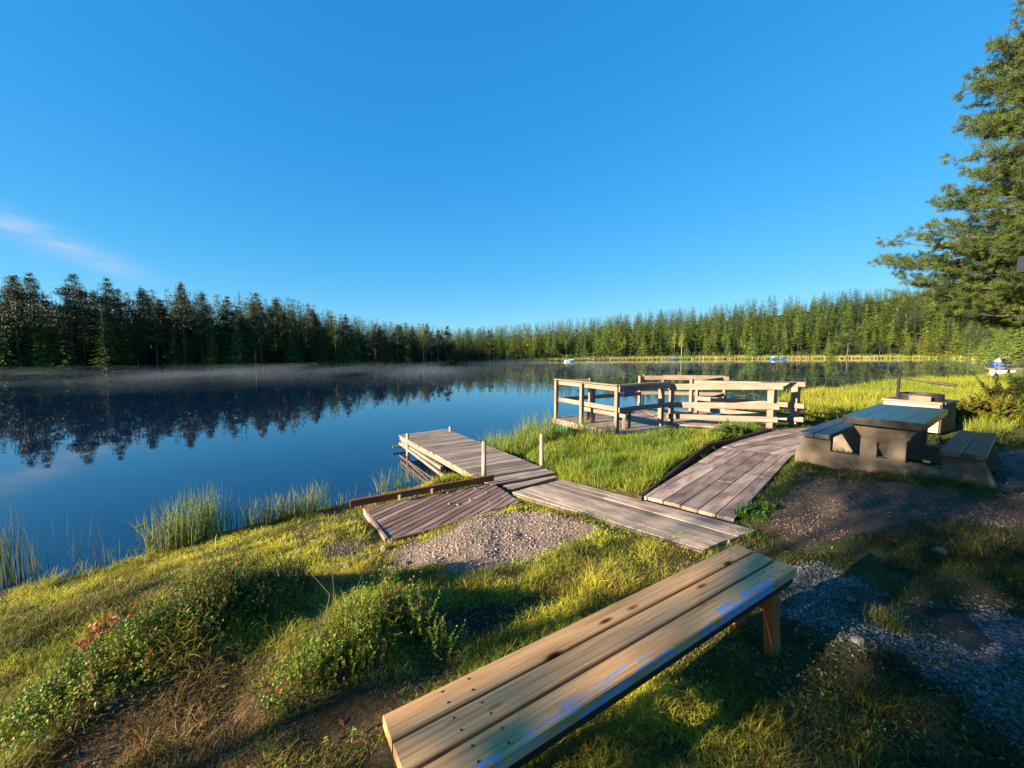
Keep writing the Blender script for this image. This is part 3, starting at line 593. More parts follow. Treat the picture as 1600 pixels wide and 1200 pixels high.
# ------------------------------------------------------------------ the foreground bench
def bench():
    NL, FL, FR = at(598,1116,1.4), at(1149,850,1.4), at(1243,887,1.4)
    u = (FL-NL).normalized(); Ln = (FL-NL).length; w = Vector((u.y, -u.x, 0)); Wd = .335
    t = thing('park_bench', 'long pine plank bench with worn blue paint and orange legs in the foreground', 'bench', (*(NL+u*Ln/2+w*Wd/2)[:2], .95))
    pw = (Wd-.026)/3
    for k in range(3):
        mb = MB(); a = NL+w*(k*(pw+.013)); n = 40; th = .046
        for i in range(n):      # a subdivided board so that wear can follow its edge
            pass
        e = .005; prof = [(0, -th), (pw, -th), (pw, -e), (pw-e, 0), (pw*.66, .0), (pw*.33, .0), (e, 0), (0, -e)]
        for i in range(n+1):
            for (x, z) in prof:
                p = a+u*(Ln*i/n)+w*x+Vector((0, 0, z+(.001 if k == 1 else 0))); mb.v.append(p); mb.g.append(Vector((Ln*i/n+k*7.3, x, z+k)))
                f = x/pw; mb.w.append({0: -.2+.27*max(0, f-.8)/.2, 1: -.12+.16*(abs(f-.1) < .2 or f > .8), 2: (-.04+.15*(f > .5)+.13*f+.06*(i/n < .5))}[k]+(.13 if 0.66 < i/n < .88 and k else 0))
        for i in range(n):
            for j in range(8): l = (j+1) % 8; mb.f.append((i*8+j, i*8+l, i*8+8+l, i*8+8+j))
        mb.f.append(tuple(range(7, -1, -1))); mb.f.append(tuple(range(n*8, n*8+8)))
        mb.build('seat_plank', M_bench, t)
    mb = MB(); mb.bar(NL+w*(Wd-.012)+u*.06+Vector((0, 0, -.063)), FL+w*(Wd-.012)-u*.04+Vector((0, 0, -.063)), .024, .032); mb.build('side_rail', M_benchedge, t)
    mb = MB(); mb.bar(NL+w*.012+u*.06+Vector((0, 0, -.063)), FL+w*.012-u*.04+Vector((0, 0, -.063)), .024, .032); mb.build('side_rail', M_benchedge, t)
    mb = MB()
    for d in (.20, .30, Ln-.20, Ln-.11):
        for k in range(3):
            for f in (.25, .75): c = NL+u*(d+random.uniform(-.008, .008))+w*(k*(pw+.013)+pw*f); mb.rod(c-Vector((0, 0, .01)), c+Vector((0, 0, .0022)), .0042, .0038, 8)
    mb.build('screws', M_iron, t)
    for d in (.24, Ln-.17):
        for s, x in ((1, Wd-.055), (-1, .07)):
            top = NL+u*(d+(.06 if s < 0 and d > 1 else 0))+w*x+Vector((0, 0, -.05)); bot = top+w*(.035 if s > 0 else .03); bot.z = gz(bot.x, bot.y)-.05
            mb = MB(); dd = (top-bot).normalized(); mb.bar(bot, top, .045, .098, up=u); mb.build('leg', M_leg, t)
        mb = MB(); c = NL+u*(d+.03)
        mb.bar(c+w*.02+Vector((0, 0, -.20)), c+w*(Wd-.02)+Vector((0, 0, -.20)), .028, .075); mb.build('crossbar', M_leg, t)
bench()

# ------------------------------------------------------------------ concrete picnic table
def picnic():
    o = Vector((6.075, 6.239, 0)); a = .654; u = Vector((math.cos(a), math.sin(a), 0)); n = Vector((math.sin(a), -math.cos(a), 0)); Z = Vector((0, 0, 1))
    g = .86; Lh = 1.12; t = thing('picnic_table', 'concrete picnic table with dark blue-black wooden top and two attached benches', 'table', (o.x, o.y, g))
    for k in (-1, 1):
        q = o+u*(k*.86-.07)+Z*g; mb = MB()
        for sg in (-1, 1):
            prof = [(.06,-.15),(1.06,-.15),(1.06,.10),(.93,.405),(.60,.405),(.60,.19),(.245,.19),(.245,.50),(.38,.70),(.06,.70)]
            mb.prism([(sg*x, z) for x, z in prof], q, n, Z, u, .13)
        mb.prism([(-.06, -.15), (.06, -.15), (.06, .21), (-.06, .21)], q, n, Z, u, .13); mb.prism([(-.06, .47), (.06, .47), (.06, .70), (-.06, .70)], q, n, Z, u, .13)
        fr = mb.build('concrete_frame', M_conc, t)
        mb = MB(); mb.prism([(-.06, .43), (.06, .43), (.06, .50), (-.06, .50)], q-u*.012, n, Z, u, .006); mb.build('bolt_plate', M_kick, fr)
    for i in range(4):
        y0 = -.435+i*.2175; mb = MB(); c = o+n*(y0+.108)+Z*(1.656-.05); mb.bar(c-u*(Lh+random.uniform(-.008, .012)), c+u*Lh, .2165, .10, bev=.004); mb.build('top_plank', M_dark, t)
    for s in (-1, 1):
        for i in range(2):
            mb = MB(); c = o+n*(s*(.575+.1+i*.205))+Z*(1.331-.032); mb.bar(c-u*(Lh+random.uniform(-.02, .02)), c+u*(Lh-.02), .196, .065, bev=.007); mb.build('seat_plank', M_darkseat, t)
picnic()

# ------------------------------------------------------------------ fire pit behind the table
def firepit():
    c = Vector((10.35, 9.75, .8)); a = .5; u = Vector((math.cos(a), math.sin(a), 0)); n = Vector((math.sin(a), -math.cos(a), 0)); Z = Vector((0, 0, 1)); zt = 1.43
    c = Vector((10.09, 9.84, .78))
    t = thing('fire_pit', 'square timber fire pit box with a low ring and swinging arm behind the table', 'fire pit', c)
    hw = .5
    for s in (-1, 1):
        mb = MB(); mb.bar(c+u*(s*hw)-n*hw+Z*.27, c+u*(s*hw)+n*hw+Z*.27, .05, .66); mb.build('side_board', M_walk if s < 0 else M_dark, t)
        mb = MB(); mb.bar(c+n*(s*hw)-u*(hw-.03)+Z*.27, c+n*(s*hw)+u*(hw-.03)+Z*.27, .05, .66); mb.build('side_board', M_benchedge if s > 0 else M_walk, t)  # boards turned from the sun get dark wood to stand for shade
        mb = MB(); mb.bar(c+u*(s*(hw-.03))-n*(hw+.04)+Z*.63, c+u*(s*(hw-.03))+n*(hw+.04)+Z*.63, .17, .05); mb.build('top_board', M_rail if s < 0 else M_darkseat, t)
        mb = MB(); mb.bar(c+n*(s*(hw-.03))-u*(hw-.12)+Z*.628, c+n*(s*(hw-.03))+u*(hw-.12)+Z*.628, .17, .046); mb.build('top_board', M_darkseat, t)
    mb = MB(); K = 28
    for i in range(K):
        if i in (11, 12): continue
        a0 = 2*math.pi*i/K; a1 = 2*math.pi*(i+1)/K
        p = [c+Vector((r*math.cos(b), r*math.sin(b), .80)) for r, b in ((.34, a0), (.42, a0), (.42, a1), (.34, a1))]; mb.hexa(p, .24)
    mb.build('fire_ring', M_iron, t)
    mb = MB(); mb.bar(c+u*(-.46)-n*.05+Z*.71, c+u*(-.46)+n*.33+Z*.71, .06, .13); mb.build('stone_block', M_conc, t)
    pb = c+u*(-.36)-n*.30
    mb = MB(); mb.bar(pb+Z*.5, pb+Z*1.26, .05, .05); mb.build('pole', M_iron, t)
    mb = MB(); p1 = pb+Z*1.18; p2 = pb+n*.55+Z*1.10-u*.03; p3 = pb+n*1.0+Z*1.06-u*.03
    mb.rod(p1-n*.28+Z*.02, p1, .012); mb.rod(p1, p2, .012); mb.rod(p2, p3, .028); mb.build('swing_arm', M_iron, t)
firepit()

# ------------------------------------------------------------------ decks, walks, dock
def mk(name, label, cat, loc): return thing(name, label, cat, loc)
t = mk('boardwalk', 'grey boardwalk of long planks running from the small dock to the gravel', 'boardwalk', (*walkA[0][:2], .5))
deck(walkA, walkA[2]-walkA[1], .145, .010, .05, cuts=.25).build('planks', M_walk, t)
mb = MB(); mb.bar(walkA[0]-Vector((0, .03, .06)), walkA[3]-Vector((0, .03, .06)), .05, .10); mb.build('edge_beam', M_rail, t)
t = mk('boardwalk', 'wide brown-stained boardwalk sloping down to the fishing platform', 'boardwalk', (*walkB[0][:2], .7))
deck(walkB, walkB[2]-walkB[1]+Vector((.1, 0, 0)), .21, .014, .04, cuts=.8).build('planks', M_walkB, t)
deck(walkC, walkC[3]-walkC[0]+Vector((.35, -.25, 0)), .20, .012, .04, lift=.004, cuts=.5).build('planks', M_walkB, t)
mb = MB()
eb = [at(1000,775,.74), at(1068,722,.74), at(1105,694,.74), at(1140,686,.72), at(1205,669,.70)]
for i in range(4): mb.bar(eb[i]+Vector((0, 0, -.05)), eb[i+1]+Vector((0, 0, -.05)), .045, .10)
mb.build('edge_beam', M_benchedge, t)
t = mk('deck', 'low brown slatted deck beside the gravel patch', 'deck', (*triD[0][:2], .46))
deck(triD, (.55, 1.0), .105, .022, .04).build('planks', M_tri, t)
mb = MB(); mb.bar(triD[3]+Vector((.0, -.03, -.03)), triD[2]+Vector((.02, -.03, -.03)), .04, .07); mb.bar(triD[0]+Vector((-.03, 0, -.04)), triD[3]+Vector((-.03, 0, -.04)), .04, .09); mb.build('edge_beam', M_tri, t)
ka, kb = at(547,787,.55), at(771,746,.58)
mb = MB(); mb.bar(ka, kb, .045, .095); mb.build('kick_board', M_kick, t)
mb = MB()
for f in (.3, .52): p = ka.lerp(kb, f)+Vector((.03, -.05, -.05)); mb.bar(p, p+Vector((0, 0, .07)), .035, .035)
mb.build('spacer_block', M_rail, t)

t = mk('dock', 'small weathered plank dock reaching out over the still water', 'dock', (*at(768,757,.5)[:2], .4))
dp = [at(768,757,.5), at(868,738,.5), at(697,670,.4), at(623,680,.4)]
across = (dp[1]-dp[0]).normalized(); along = ((dp[3]-dp[0]).normalized()+(dp[2]-dp[1]).normalized())/2
deck(dp, across, .155, .016, .032).build('planks', M_dock, t)
def P3(px, py, z): return at(px, py, z)
mb = MB()
for s, off in ((0, .05), (1, -.05)):
    a_, b_ = (dp[0], dp[3]) if s == 0 else (dp[1], dp[2]); o_ = across*off
    mb.bar(a_+o_+Vector((0, 0, -.085)), b_+o_+Vector((0, 0, -.085)), .05, .10)
mb.build('stringer', M_rail, t)
mb = MB(); mb.bar(dp[3]+across*.1+Vector((0, 0, -.20)), dp[0].lerp(dp[3], .42)+across*.02+Vector((0, 0, -.22)), .07, .06)
mb.bar(dp[3]+across*.0+Vector((0, .1, -.24)), dp[0].lerp(dp[3], .2)-Vector((0, 0, .40)), .06, .05)
mb.bar(dp[3]-across*.12-Vector((.05, 0, .30)), dp[3]+across*1.1-Vector((0, .1, .31)), .06, .05)
mb.build('underframe', M_dock, t)
for (px, py, z, top, bot, r) in [(756,748,.47,.64,-.5,.042),(847,727,.47,.60,-.4,.04),(637,687,.40,.16,-.8,.045),(704,674,.40,.13,-.8,.045)]:
    p = at(px, py, z)+(Vector((0, 0, 0)))
    mb = MB(); mb.rod(p+Vector((0, 0, bot)), p+Vector((random.uniform(-.02, .02), 0, top)), r, r*.9, 10, .04); mb.build('post', M_dock, t, True)
st = [at(768,760,.46), at(800,770,.46), at(873,744,.46), at(866,739,.46)]
t = mk('step', 'low wooden step between the dock and the boardwalk', 'step', (*st[0][:2], .4))
deck([at(783,758,.45), at(795,766,.45), at(872,745,.45), at(862,741,.45)], across, .12, .01, .05).build('board', M_dock, t)

# ------------------------------------------------------------------ railed fishing platform
ZP = .5
A, Cc = at(869,653,ZP), at(963,676,ZP); uu = Vector((.871, .490, 0)); E = A+uu*3.72; D = Cc+uu*1.75
H_ = Vector((5.75, 14.55, ZP)); H_ = at(1035,640,ZP); Iq = at(1131,643,ZP); J_ = at(1079,650,ZP); M1 = at(1088,650,ZP)
K1, K2, M2 = at(1048,662,ZP), at(1204,671,.6), at(1240.5,666,.6)
t = mk('fishing_platform', 'railed wooden fishing platform on green floats out in the lake', 'platform', (*A[:2], ZP))
dA = A-uu*.08+(A-Cc).normalized()*.1; dC = Cc-uu*.08-(A-Cc).normalized()*.1
deck([dA, dC, dC+uu*2.6, dA+uu*3.9], uu, .13, .008, .04).build('deck_planks', M_dock, t)
mb = MB(); mb.bar(dA+Vector((0, 0, -.10)), dC+Vector((0, 0, -.10)), .05, .12); mb.bar(dC+Vector((0, 0, -.10)), dC+uu*2.6+Vector((0, 0, -.10)), .05, .12); mb.build('edge_beam', M_rail, t)
rp = [dC+uu*2.2, K1+Vector((-.1, -.15, 0)), K2+Vector((-.05, -.15, 0)), M2+Vector((.15, .1, 0)), Iq+Vector((.15, .1, 0)), dA+uu*3.9]
for q in rp: q.z = ZP+.006
rp[2].z = rp[3].z = .60
deck([rp[5], rp[0], rp[1], Vector((*M1[:2], ZP)), rp[4]], (Iq-H_), .13, .008, .04, lift=.008).build('deck_planks', M_dock, t)
deck([rp[1]+Vector((0, 0, 0)), rp[2], rp[3], Vector((M1.x+.1, M1.y+.15, ZP))], (.82, -.57), .13, .008, .04, lift=.016).build('ramp_planks', M_dock, t)
def post(p, h, w=.10, mat=M_rail, dn=.0):
    mb = MB(); mb.bar(p-Vector((0, 0, dn)), p+Vector((0, 0, h)), w, w, up=uu); return mb.build('post', mat, t)
def rail(p, q, z, h=.14, w=.045, off=0., z2=None, name='rail'):
    d = (q-p); nn = Vector((d.y, -d.x, 0)).normalized()*off; mb = MB()
    mb.bar(Vector((p.x, p.y, z))+nn, Vector((q.x, q.y, z if z2 is None else z2))+nn, w, h); return mb.build(name, M_rail, t)
RH = 1.22; Bm = A.lerp(Cc, .47)
for p in (A, Cc): post(p, RH-.02)
post(Bm, RH-.03); post(Bm+uu*.42+Vector((0, 0, 0)), RH-.03); Fp = at(921,651,ZP); post(Fp, RH+.04, .07)
post(E, RH+.02); post(E+uu*.18, RH+.08, .04); post(at(1032,665,ZP), RH-.02, .12, dn=.3); post(H_, RH-.02); post(J_, RH, .10); post(Iq, RH-.1); post(M1, RH-.15, .09)
D = at(1040,664,ZP)
e1 = (A-Cc).normalized()
rail(A+e1*.06, Cc-e1*.06, ZP+RH-.07, .15, .045, -.07); rail(A+e1*.08, Cc-e1*.0, ZP+.60, .13, .04, -.07); rail(A+e1*.06, Cc-e1*.06, ZP+RH+.02, .03, .14, 0, name='cap_rail')
rail(Cc, D, ZP+RH-.07, .16, .045, .07); rail(Cc, D, ZP+.60, .13, .04, .07); rail(Cc, D, ZP+RH+.022, .03, .14, name='cap_rail')
rail(A, Fp, ZP+RH-.05, .12, .045, .0); rail(A+uu*.05, E, ZP+.60, .13, .04, .06)
rail(E+uu*.2, H_, ZP+RH-.05, .15, .045, .06); rail(E, H_, ZP+.62, .12, .04, .06)
rail(H_, Iq+(Iq-H_).normalized()*.1, ZP+RH-.05, .14, .045, .06); rail(H_, Iq, ZP+.62, .12, .04, .06); rail(H_, Iq, ZP+RH+.035, .03, .13, name='cap_rail')
rail(J_, Iq+Vector((.1, .1, 0)), ZP+RH-.13, .10, .045, 0, z2=ZP+RH-.04); rail(M1, Iq, ZP+.45, .10, .04, 0, z2=ZP+.62)
# the two fences of the ramp
kd = (K2-K1).normalized(); md = (M2-M1).normalized()
post(K1, RH-.06, .11); post(K2, RH-.08, .16, dn=.1); post(M2, RH-.02, .16, dn=.1)
rail(K1-kd*.08, K2+kd*.22, ZP+RH-.13, .17, .05, .09, z2=.6+RH-.08); rail(K1-kd*.06, K2+kd*.16, ZP+.57, .16, .05, .09, z2=.6+.62); rail(K1-kd*.10, K2+kd*.14, ZP+.23, .14, .05, .09, z2=.6+.28)
rail(K2-kd*.3, M2+Vector((.22, .0, 0)), .6+RH-.02, .03, .13, 0, name='cap_rail')
rail(M1-md*.1, M2+md*.25, ZP+RH-.10, .11, .05, .09, z2=.6+RH-.07); rail(M1, M2+md*.25, ZP+.60, .13, .05, .09, z2=.6+.58); rail(M1, M2+md*.25, ZP+.26, .13, .05, .09, z2=.6+.22)
for k, (p, q) in enumerate([(dA+Vector((.02, -.1, 0)), dA-e1*.85+Vector((.02, 0, 0)))]):
    mb = MB(); a_ = p+uu*.25-Vector((0, 0, .32)); b_ = p-e1*.75+uu*.25-Vector((0, 0, .32)); mb.bar(a_, b_, .5, .36, bev=.03); mb.build('float', M_green, t)
    mb = MB(); mb.bar(a_+uu*2.6, b_+uu*2.6, .5, .36, bev=.03); mb.build('float', M_green, t)
mb = MB()
for f in np.linspace(.35, 1.0, 9): p = dA.lerp(dC, f)+uu*.3; mb.bar(p-Vector((0, 0, .7)), p-Vector((0, 0, .04)), .06, .06)
mb.build('piles', M_benchedge, t)
# blue sign on the rail
sgn = (D-Cc).normalized(); sn = Vector((sgn.y, -sgn.x, 0))
t2 = thing('sign', 'small dark blue sign with pale marks fixed to the platform rail', 'sign', (*(Cc+sgn*.32)[:2], ZP+RH-.2))
c0 = Cc+sgn*.33+sn*.115+Vector((0, 0, RH-.155)); mb = MB(); mb.bar(c0-sgn*.21, c0+sgn*.21, .012, .25); mb.build('panel', M_sign, t2)
mb = MB()
M_signw = simple('sign_mark', (.22, .27, .42), .5, .05)
for z, a0, a1 in ((.055, -.07, .17), (.0, -.07, .15), (-.06, -.05, .10)): mb.bar(c0+sgn*a0+sn*.009+Vector((0, 0, z)), c0+sgn*a1+sn*.009+Vector((0, 0, z)), .004, .022)
mb.bar(c0-sgn*.16+sn*.009+Vector((0, 0, -.05)), c0-sgn*.10+sn*.009+Vector((0, 0, .06)), .004, .03); mb.build('lettering', M_signw, t2)
# low wooden seat standing on the platform inside the rail
p0 = at(901,645,ZP)+Vector((.25, .1, 0)); bb = Bm+uu*.42; s0 = bb-e1*.05; 
t3 = thing('bench', 'low wooden bench seat inside the platform railing', 'bench', (*s0[:2], ZP))
q0, q1 = Bm+uu*.45+e1*.55, Cc+uu*.55+e1*.15
for o_ in (0, .19): mb = MB(); mb.bar(q0+uu*o_+Vector((0, 0, .46)), q1+uu*o_+Vector((0, 0, .46)), .17, .045); mb.build('seat_plank', M_rail, t3)
mb = MB(); mb.bar(q0-uu*.07+Vector((0, 0, .38)), q1-uu*.07+Vector((0, 0, .38)), .04, .12); mb.build('apron', M_rail, t3)
for q in (q0.lerp(q1, .04), q0.lerp(q1, .93)):
    for o_ in (.0, .2): mb = MB(); mb.bar(q+uu*o_, q+uu*o_+Vector((0, 0, .43)), .07, .07); mb.build('leg', M_rail, t3)

# ------------------------------------------------------------------ shelter whose dark roof corner shows at the right edge
t = thing('shelter', 'dark flat roof corner of a shelter poking in at the right edge', 'shelter', (8.4, 3.6, .95))
mb = MB(); mb.bar((6.16, 3.8, 3.66), (10.6, 3.8, 3.66), 2.36, .19); mb.build('roof', M_roofd, t)
for p in ((8.2, 2.8), (8.2, 4.75), (10.3, 2.8), (10.3, 4.75)): mb = MB(); mb.bar((*p, .8), (*p, 3.56), .14, .14); mb.build('post', M_benchedge, t)
mb = MB(); mb.bar((10.3, 2.9, 1.6), (10.3, 4.6, 1.6), .05, 1.5); mb.build('wall', M_dock, t)

# ------------------------------------------------------------------ boats, huts and jetty on the far shores
def hull(name, label, cat, c, ang, Ln, Wd, Hh, mat, inner=True, extra=None):
    t = thing(name, label, cat, c); u = Vector((math.cos(ang), math.sin(ang), 0)); n = Vector((-u.y, u.x, 0)); V = []; Fc = []; m = 9
    for i in range(m):
        f = i/(m-1); x = (f-.5)*Ln; wf = math.sin(math.pi*min(1, .28+f*.72))**.6 if f < .99 else .04; wf = max(.03, (1-max(0, f-.45)**2/.3)) if f < 1 else .03; zt = Hh*(.75+.35*f*f)
        for (a, z) in ((-wf, zt), (-wf*.7, 0), (wf*.7, 0), (wf, zt), (wf*.82, zt-.02), (wf*.6, .12), (-wf*.6, .12), (-wf*.82, zt-.02)): V.append(u*x+n*(a*Wd/2)+Vector((0, 0, z)))
    for i in range(m-1):
        for j in range(8): k = (j+1) % 8; Fc.append((i*8+j, i*8+k, i*8+8+k, i*8+8+j))
    Fc.append(tuple(range(8))); Fc.append(tuple(range((m-1)*8+7, (m-1)*8-1, -1)))
    me = bpy.data.meshes.new('hull'); me.from_pydata(V, [], Fc); me.materials.append(mat); me.attributes.new('grain', 'FLOAT_VECTOR', 'POINT'); link('hull', me, t)
    for f in (-.2, .15): mb = MB(); p = Vector(c)+u*(f*Ln)+Vector((0, 0, Hh*.6)); mb.bar(p-n*Wd*.38, p+n*Wd*.38, .2, .04); mb.build('thwart', M_dock, t)
    return t
p = at(890,565.5,0); hull('rowing_boat', 'small white rowing boat moored on the far shore', 'boat', (p.x, p.y, 0), .3, 2.6, 1.1, .65, M_white)
p = at(1051,562.5,0); hull('rowing_boat', 'low blue boat lying at the far shore behind the platform', 'boat', (p.x, p.y, 0), .1, 3.4, 1.2, .45, M_blue)
p = at(1557,573,.2); hull('rowing_boat', 'blue boat pulled in by the right-hand jetty', 'boat', (p.x, p.y, .05), .9, 4.2, 1.6, .9, M_blue)
p = at(1209,561.5,0); t = thing('pedal_boat', 'pale blue float of the pair left on the far right shore', 'boat', (p.x, p.y, 0)); mb = MB(); mb.bar(p+Vector((-.8, 0, .4)), p+Vector((.6, 0, .4)), 1.2, .8, bev=.15); mb.build('hull', M_blue, t); mb = MB(); mb.bar(p+Vector((-.5, 0, .85)), p+Vector((.1, 0, .85)), .8, .2, bev=.05); mb.build('seat', M_white, t)
p = at(1222,561.5,0); t = thing('pedal_boat', 'darker blue float right of the pale one on the far shore', 'boat', (p.x, p.y, 0)); mb = MB(); mb.bar(p+Vector((-.7, 0, .35)), p+Vector((1.0, 0, .35)), 1.2, .7, bev=.15); mb.build('hull', M_blue, t); mb = MB(); mb.bar(p+Vector((.6, 0, .85)), p+Vector((1.6, 0, .6)), .8, .35, bev=.05); mb.build('seat', M_benchedge, t)
# jetty with white float at the right
z0 = .15; a_ = at(1554,588,z0); b_ = at(1577,588,z0)
t = thing('jetty', 'pale jetty with a white float box at the right meadow', 'jetty', (*a_[:2], 0)); hgt = 11/F_PX*a_.y
mb = MB(); mb.bar(a_+Vector((.05, 0, hgt*.5)), b_+Vector((0, 0, hgt*.5)), .9, hgt*.9, bev=.05); mb.build('float', M_white, t)
mb = MB(); mb.bar(a_+Vector((-.2, 0, hgt+.05)), b_+Vector((6, -.3, hgt+.05)), 1.1, .09); mb.build('deck', M_rail, t)
mb = MB(); mb.bar(a_+Vector((0, -.55, .02)), b_+Vector((6, -.8, .1)), .12, .12); mb.build('beam', M_rail, t)
p = at(1541,592,.2); q = at(1549,576,0); t = thing('pole', 'pale slanting wooden pole standing in the water by the jetty', 'pole', (*p[:2], 0)); mb = MB(); mb.rod(Vector((p.x, p.y, -.2)), Vector((p.x+.45, p.y+.1, 1.05)), .09, .07); mb.build('shaft', M_rail, t)
p = at(1566,570,.4); t = thing('cart', 'brown boat trailer with a white box tilted beside the blue boat', 'trailer', (*p[:2], .3))
mb = MB(); mb.bar(p+Vector((-.9, 0, .1)), p+Vector((1.6, .6, 1.3)), 1.0, .25); mb.build('bed', M_shed, t); mb = MB(); mb.bar(p+Vector((-1.0, -.2, .5)), p+Vector((-.2, -.1, .8)), .8, .6); mb.build('box', M_white, t); mb = MB(); mb.rod(p+Vector((1.7, .6, 0)), p+Vector((1.75, .6, 2.1)), .06); mb.build('mast', M_rail, t)
def hut(label, px, py, d, wpx, hpx, wall, roof, name='shed', doors=True):
    x = (px-800)/F_PX*d; zb = gz(x, d); w = wpx/F_PX*d; h = hpx/F_PX*d; c = Vector((x, d, zb)); t = thing(name, label, 'hut', c)
    mb = MB(); mb.bar(c+Vector((-w/2, 1.2, h*.35)), c+Vector((w/2, 1.2, h*.35)), 2.4, h*.7); mb.build('wall', wall, t)
    mb = MB(); mb.prism([(-1.6, h*.66), (1.6, h*.66), (0, h)], c+Vector((-w/2-.2, 1.2, 0)), Vector((0, 1, 0)), Vector((0, 0, 1)), Vector((1, 0, 0)), w+.4); mb.build('roof', roof, t)
    mb = MB(); mb.bar(c+Vector((-w*.1, -.02, h*.3)), c+Vector((w*.15, -.02, h*.3)), .05, h*.45); mb.build('door', M_benchedge, t)
hut('low brown shed with a dark roof on the right meadow', 1586, 556, 118, 14, 9, M_shed, M_roofd)
hut('small red shed next to the low brown shed on the meadow', 1600, 556, 116, 12, 11, M_red, M_roofd)
hut('small grey hut half hidden between the slim pines on the dark left bank', 455, 560, shd(455)+6, 13, 14, M_dock, M_roofd)
p = at(920,562,.6); d = p.y+4; x = (920-800)/F_PX*d; zb = gz(x, d); t = thing('timber_frame', 'pale wooden frame with two uprights standing on the far shore', 'frame', (x, d, zb))
w = .7; h = 1.5
for k in (-1, 1): mb = MB(); mb.bar((x+k*w, d, zb), (x+k*w, d, zb+h), .16, .16); mb.build('post', M_rail, t)
mb = MB(); mb.bar((x-w-.15, d, zb+h), (x+w+.15, d, zb+h), .15, .16); mb.build('beam', M_rail, t)

# ------------------------------------------------------------------ stones
def rock(seed, n=3):
    r = random.Random(seed); bm = bmesh.new(); bmesh.ops.create_icosphere(bm, subdivisions=n, radius=1)
    for v in bm.verts:
        k = 1+.25*math.sin(v.co.x*2.3+seed)+.2*math.sin(v.co.y*3.1+seed*2)+r.uniform(-.05, .05); v.co *= k; v.co.z *= .6
        for q in range(3):
            nn = Vector((math.sin(seed+q*2.1), math.cos(seed*1.7+q), math.sin(q*1.3+seed))).normalized(); dd = v.co.dot(nn)
            if dd > .72: v.co -= nn*(dd-.72)
    me = bpy.data.meshes.new('stone'); bm.to_mesh(me); bm.free(); me.materials.append(M_rockm); return me
M_rockm = simple('rock', (.26, .235, .21), .9, .35, 3, .4)
rks = [rock(i, 2) for i in range(4)]
for i, (px, py, z, s, lb) in enumerate([(1468,866,.95,.045,'pale rounded stone lying alone on the shaded grass right of the bench'),(1330,925,.95,.03,'small grey stone on the gravel behind the bench end'),
    (543,884,.6,.035,'grey stone in the grass left of the gravel patch'),(640,1010,.9,.0,''),(1340,1010,.95,.035,'bluish flat stone on the grass edge of the right gravel'),(600,860,.56,.04,'pale stone at the corner of the brown deck'),(635,884,.62,.035,'round stone on the near left rim of the gravel patch')]):
    if not s: continue
    p = at(px, py, z); o = link('stone', rks[i % 4]); o.location = (p.x, p.y, gz(p.x, p.y)+s*.35); o.scale = (s*1.3, s, s); o.rotation_euler = (0, 0, i); tag(o, lb, 'stone')
for i, (px, py) in enumerate([(661,772),(692,768),(700,771),(641,780),(702,788),(742,764),(760,770),(715,790),(766,786),(735,782),(650,776),(788,778)]):
    p = at(px, py, .5); o = link('stone', rks[i % 4]); s = random.uniform(.016, .028); o.location = (p.x, p.y, .513); o.scale = (s*1.2, s, s); o.rotation_euler = (0, 0, i*1.3)
    tag(o, 'small pebble lying on the low brown slatted deck', 'stone', 'pebbles on the brown deck')
def pebbles(name, label, specs):
    r = np.random.default_rng(41); base = np.array([(1,0,0),(-1,0,0),(0,1,0),(0,-1,0),(0,0,1),(0,0,-1)], float); tf = np.array([(0,2,4),(2,1,4),(1,3,4),(3,0,4),(2,0,5),(1,2,5),(3,1,5),(0,3,5)])
    V = []; K = []
    for poly, n, s0, s1, c1, c2, dens in specs:
        xs = [p[0] for p in poly]; ys = [p[1] for p in poly]; x = r.uniform(min(xs)-.2, max(xs)+.2, n*3); y = r.uniform(min(ys)-.2, max(ys)+.2, n*3)
        ok = (sdn(x, y, poly)+r.normal(size=n*3)*.05 < .02) & (fbm(x, y, .5, 77) > dens)
        for w in (walkA, walkB, walkC, triD): ok &= sdf(x, y, w) > .01
        x, y = x[ok][:n], y[ok][:n]; n_ = len(x); z = ground(x, y)
        s = s0+(s1-s0)*r.uniform(size=n_)**4; v = base[None]*r.uniform(.55, 1.35, (n_, 6, 1))*s[:, None, None]; v[..., 2] *= .6; a = r.uniform(0, 6.28, n_); ca, sa = np.cos(a)[:, None], np.sin(a)[:, None]
        q = np.stack([v[..., 0]*ca-v[..., 1]*sa+x[:, None], v[..., 0]*sa+v[..., 1]*ca+y[:, None], v[..., 2]+(z+s*.15)[:, None]], -1)
        V.append(q.reshape(-1, 3)); t = r.uniform(size=(n_, 1))**1.5; K.append(np.repeat((np.array(c1)*(1-t)+np.array(c2)*t)*r.uniform(.7, 1.2, (n_, 1)), 6, 0))
    V = np.concatenate(V); K = np.concatenate(K); m = len(V)//6; T = (tf[None]+np.arange(m)[:, None, None]*6).reshape(-1, 3)
    tag(npmesh(name, V, [T], M_stone, col=K), label, 'gravel', kind='stuff')
pebbles('gravel', 'loose gravel and pebbles on the bare patches of ground', [
    (gravelA, 6500, .003, .018, (.24,.175,.135), (.52,.43,.36), 0), (soilR, 9000, .0025, .013, (.14,.09,.065), (.42,.32,.25), .38), (gravR, 26000, .003, .015, (.11,.105,.10), (.40,.38,.36), .36),
    (pathR, 3000, .008, .03, (.14,.13,.12), (.4,.38,.36), 0), (soilB, 700, .004, .014, (.04,.03,.02), (.2,.17,.14), .3), (drySt, 260, .005, .022, (.14,.12,.10), (.34,.3,.26), .3)])

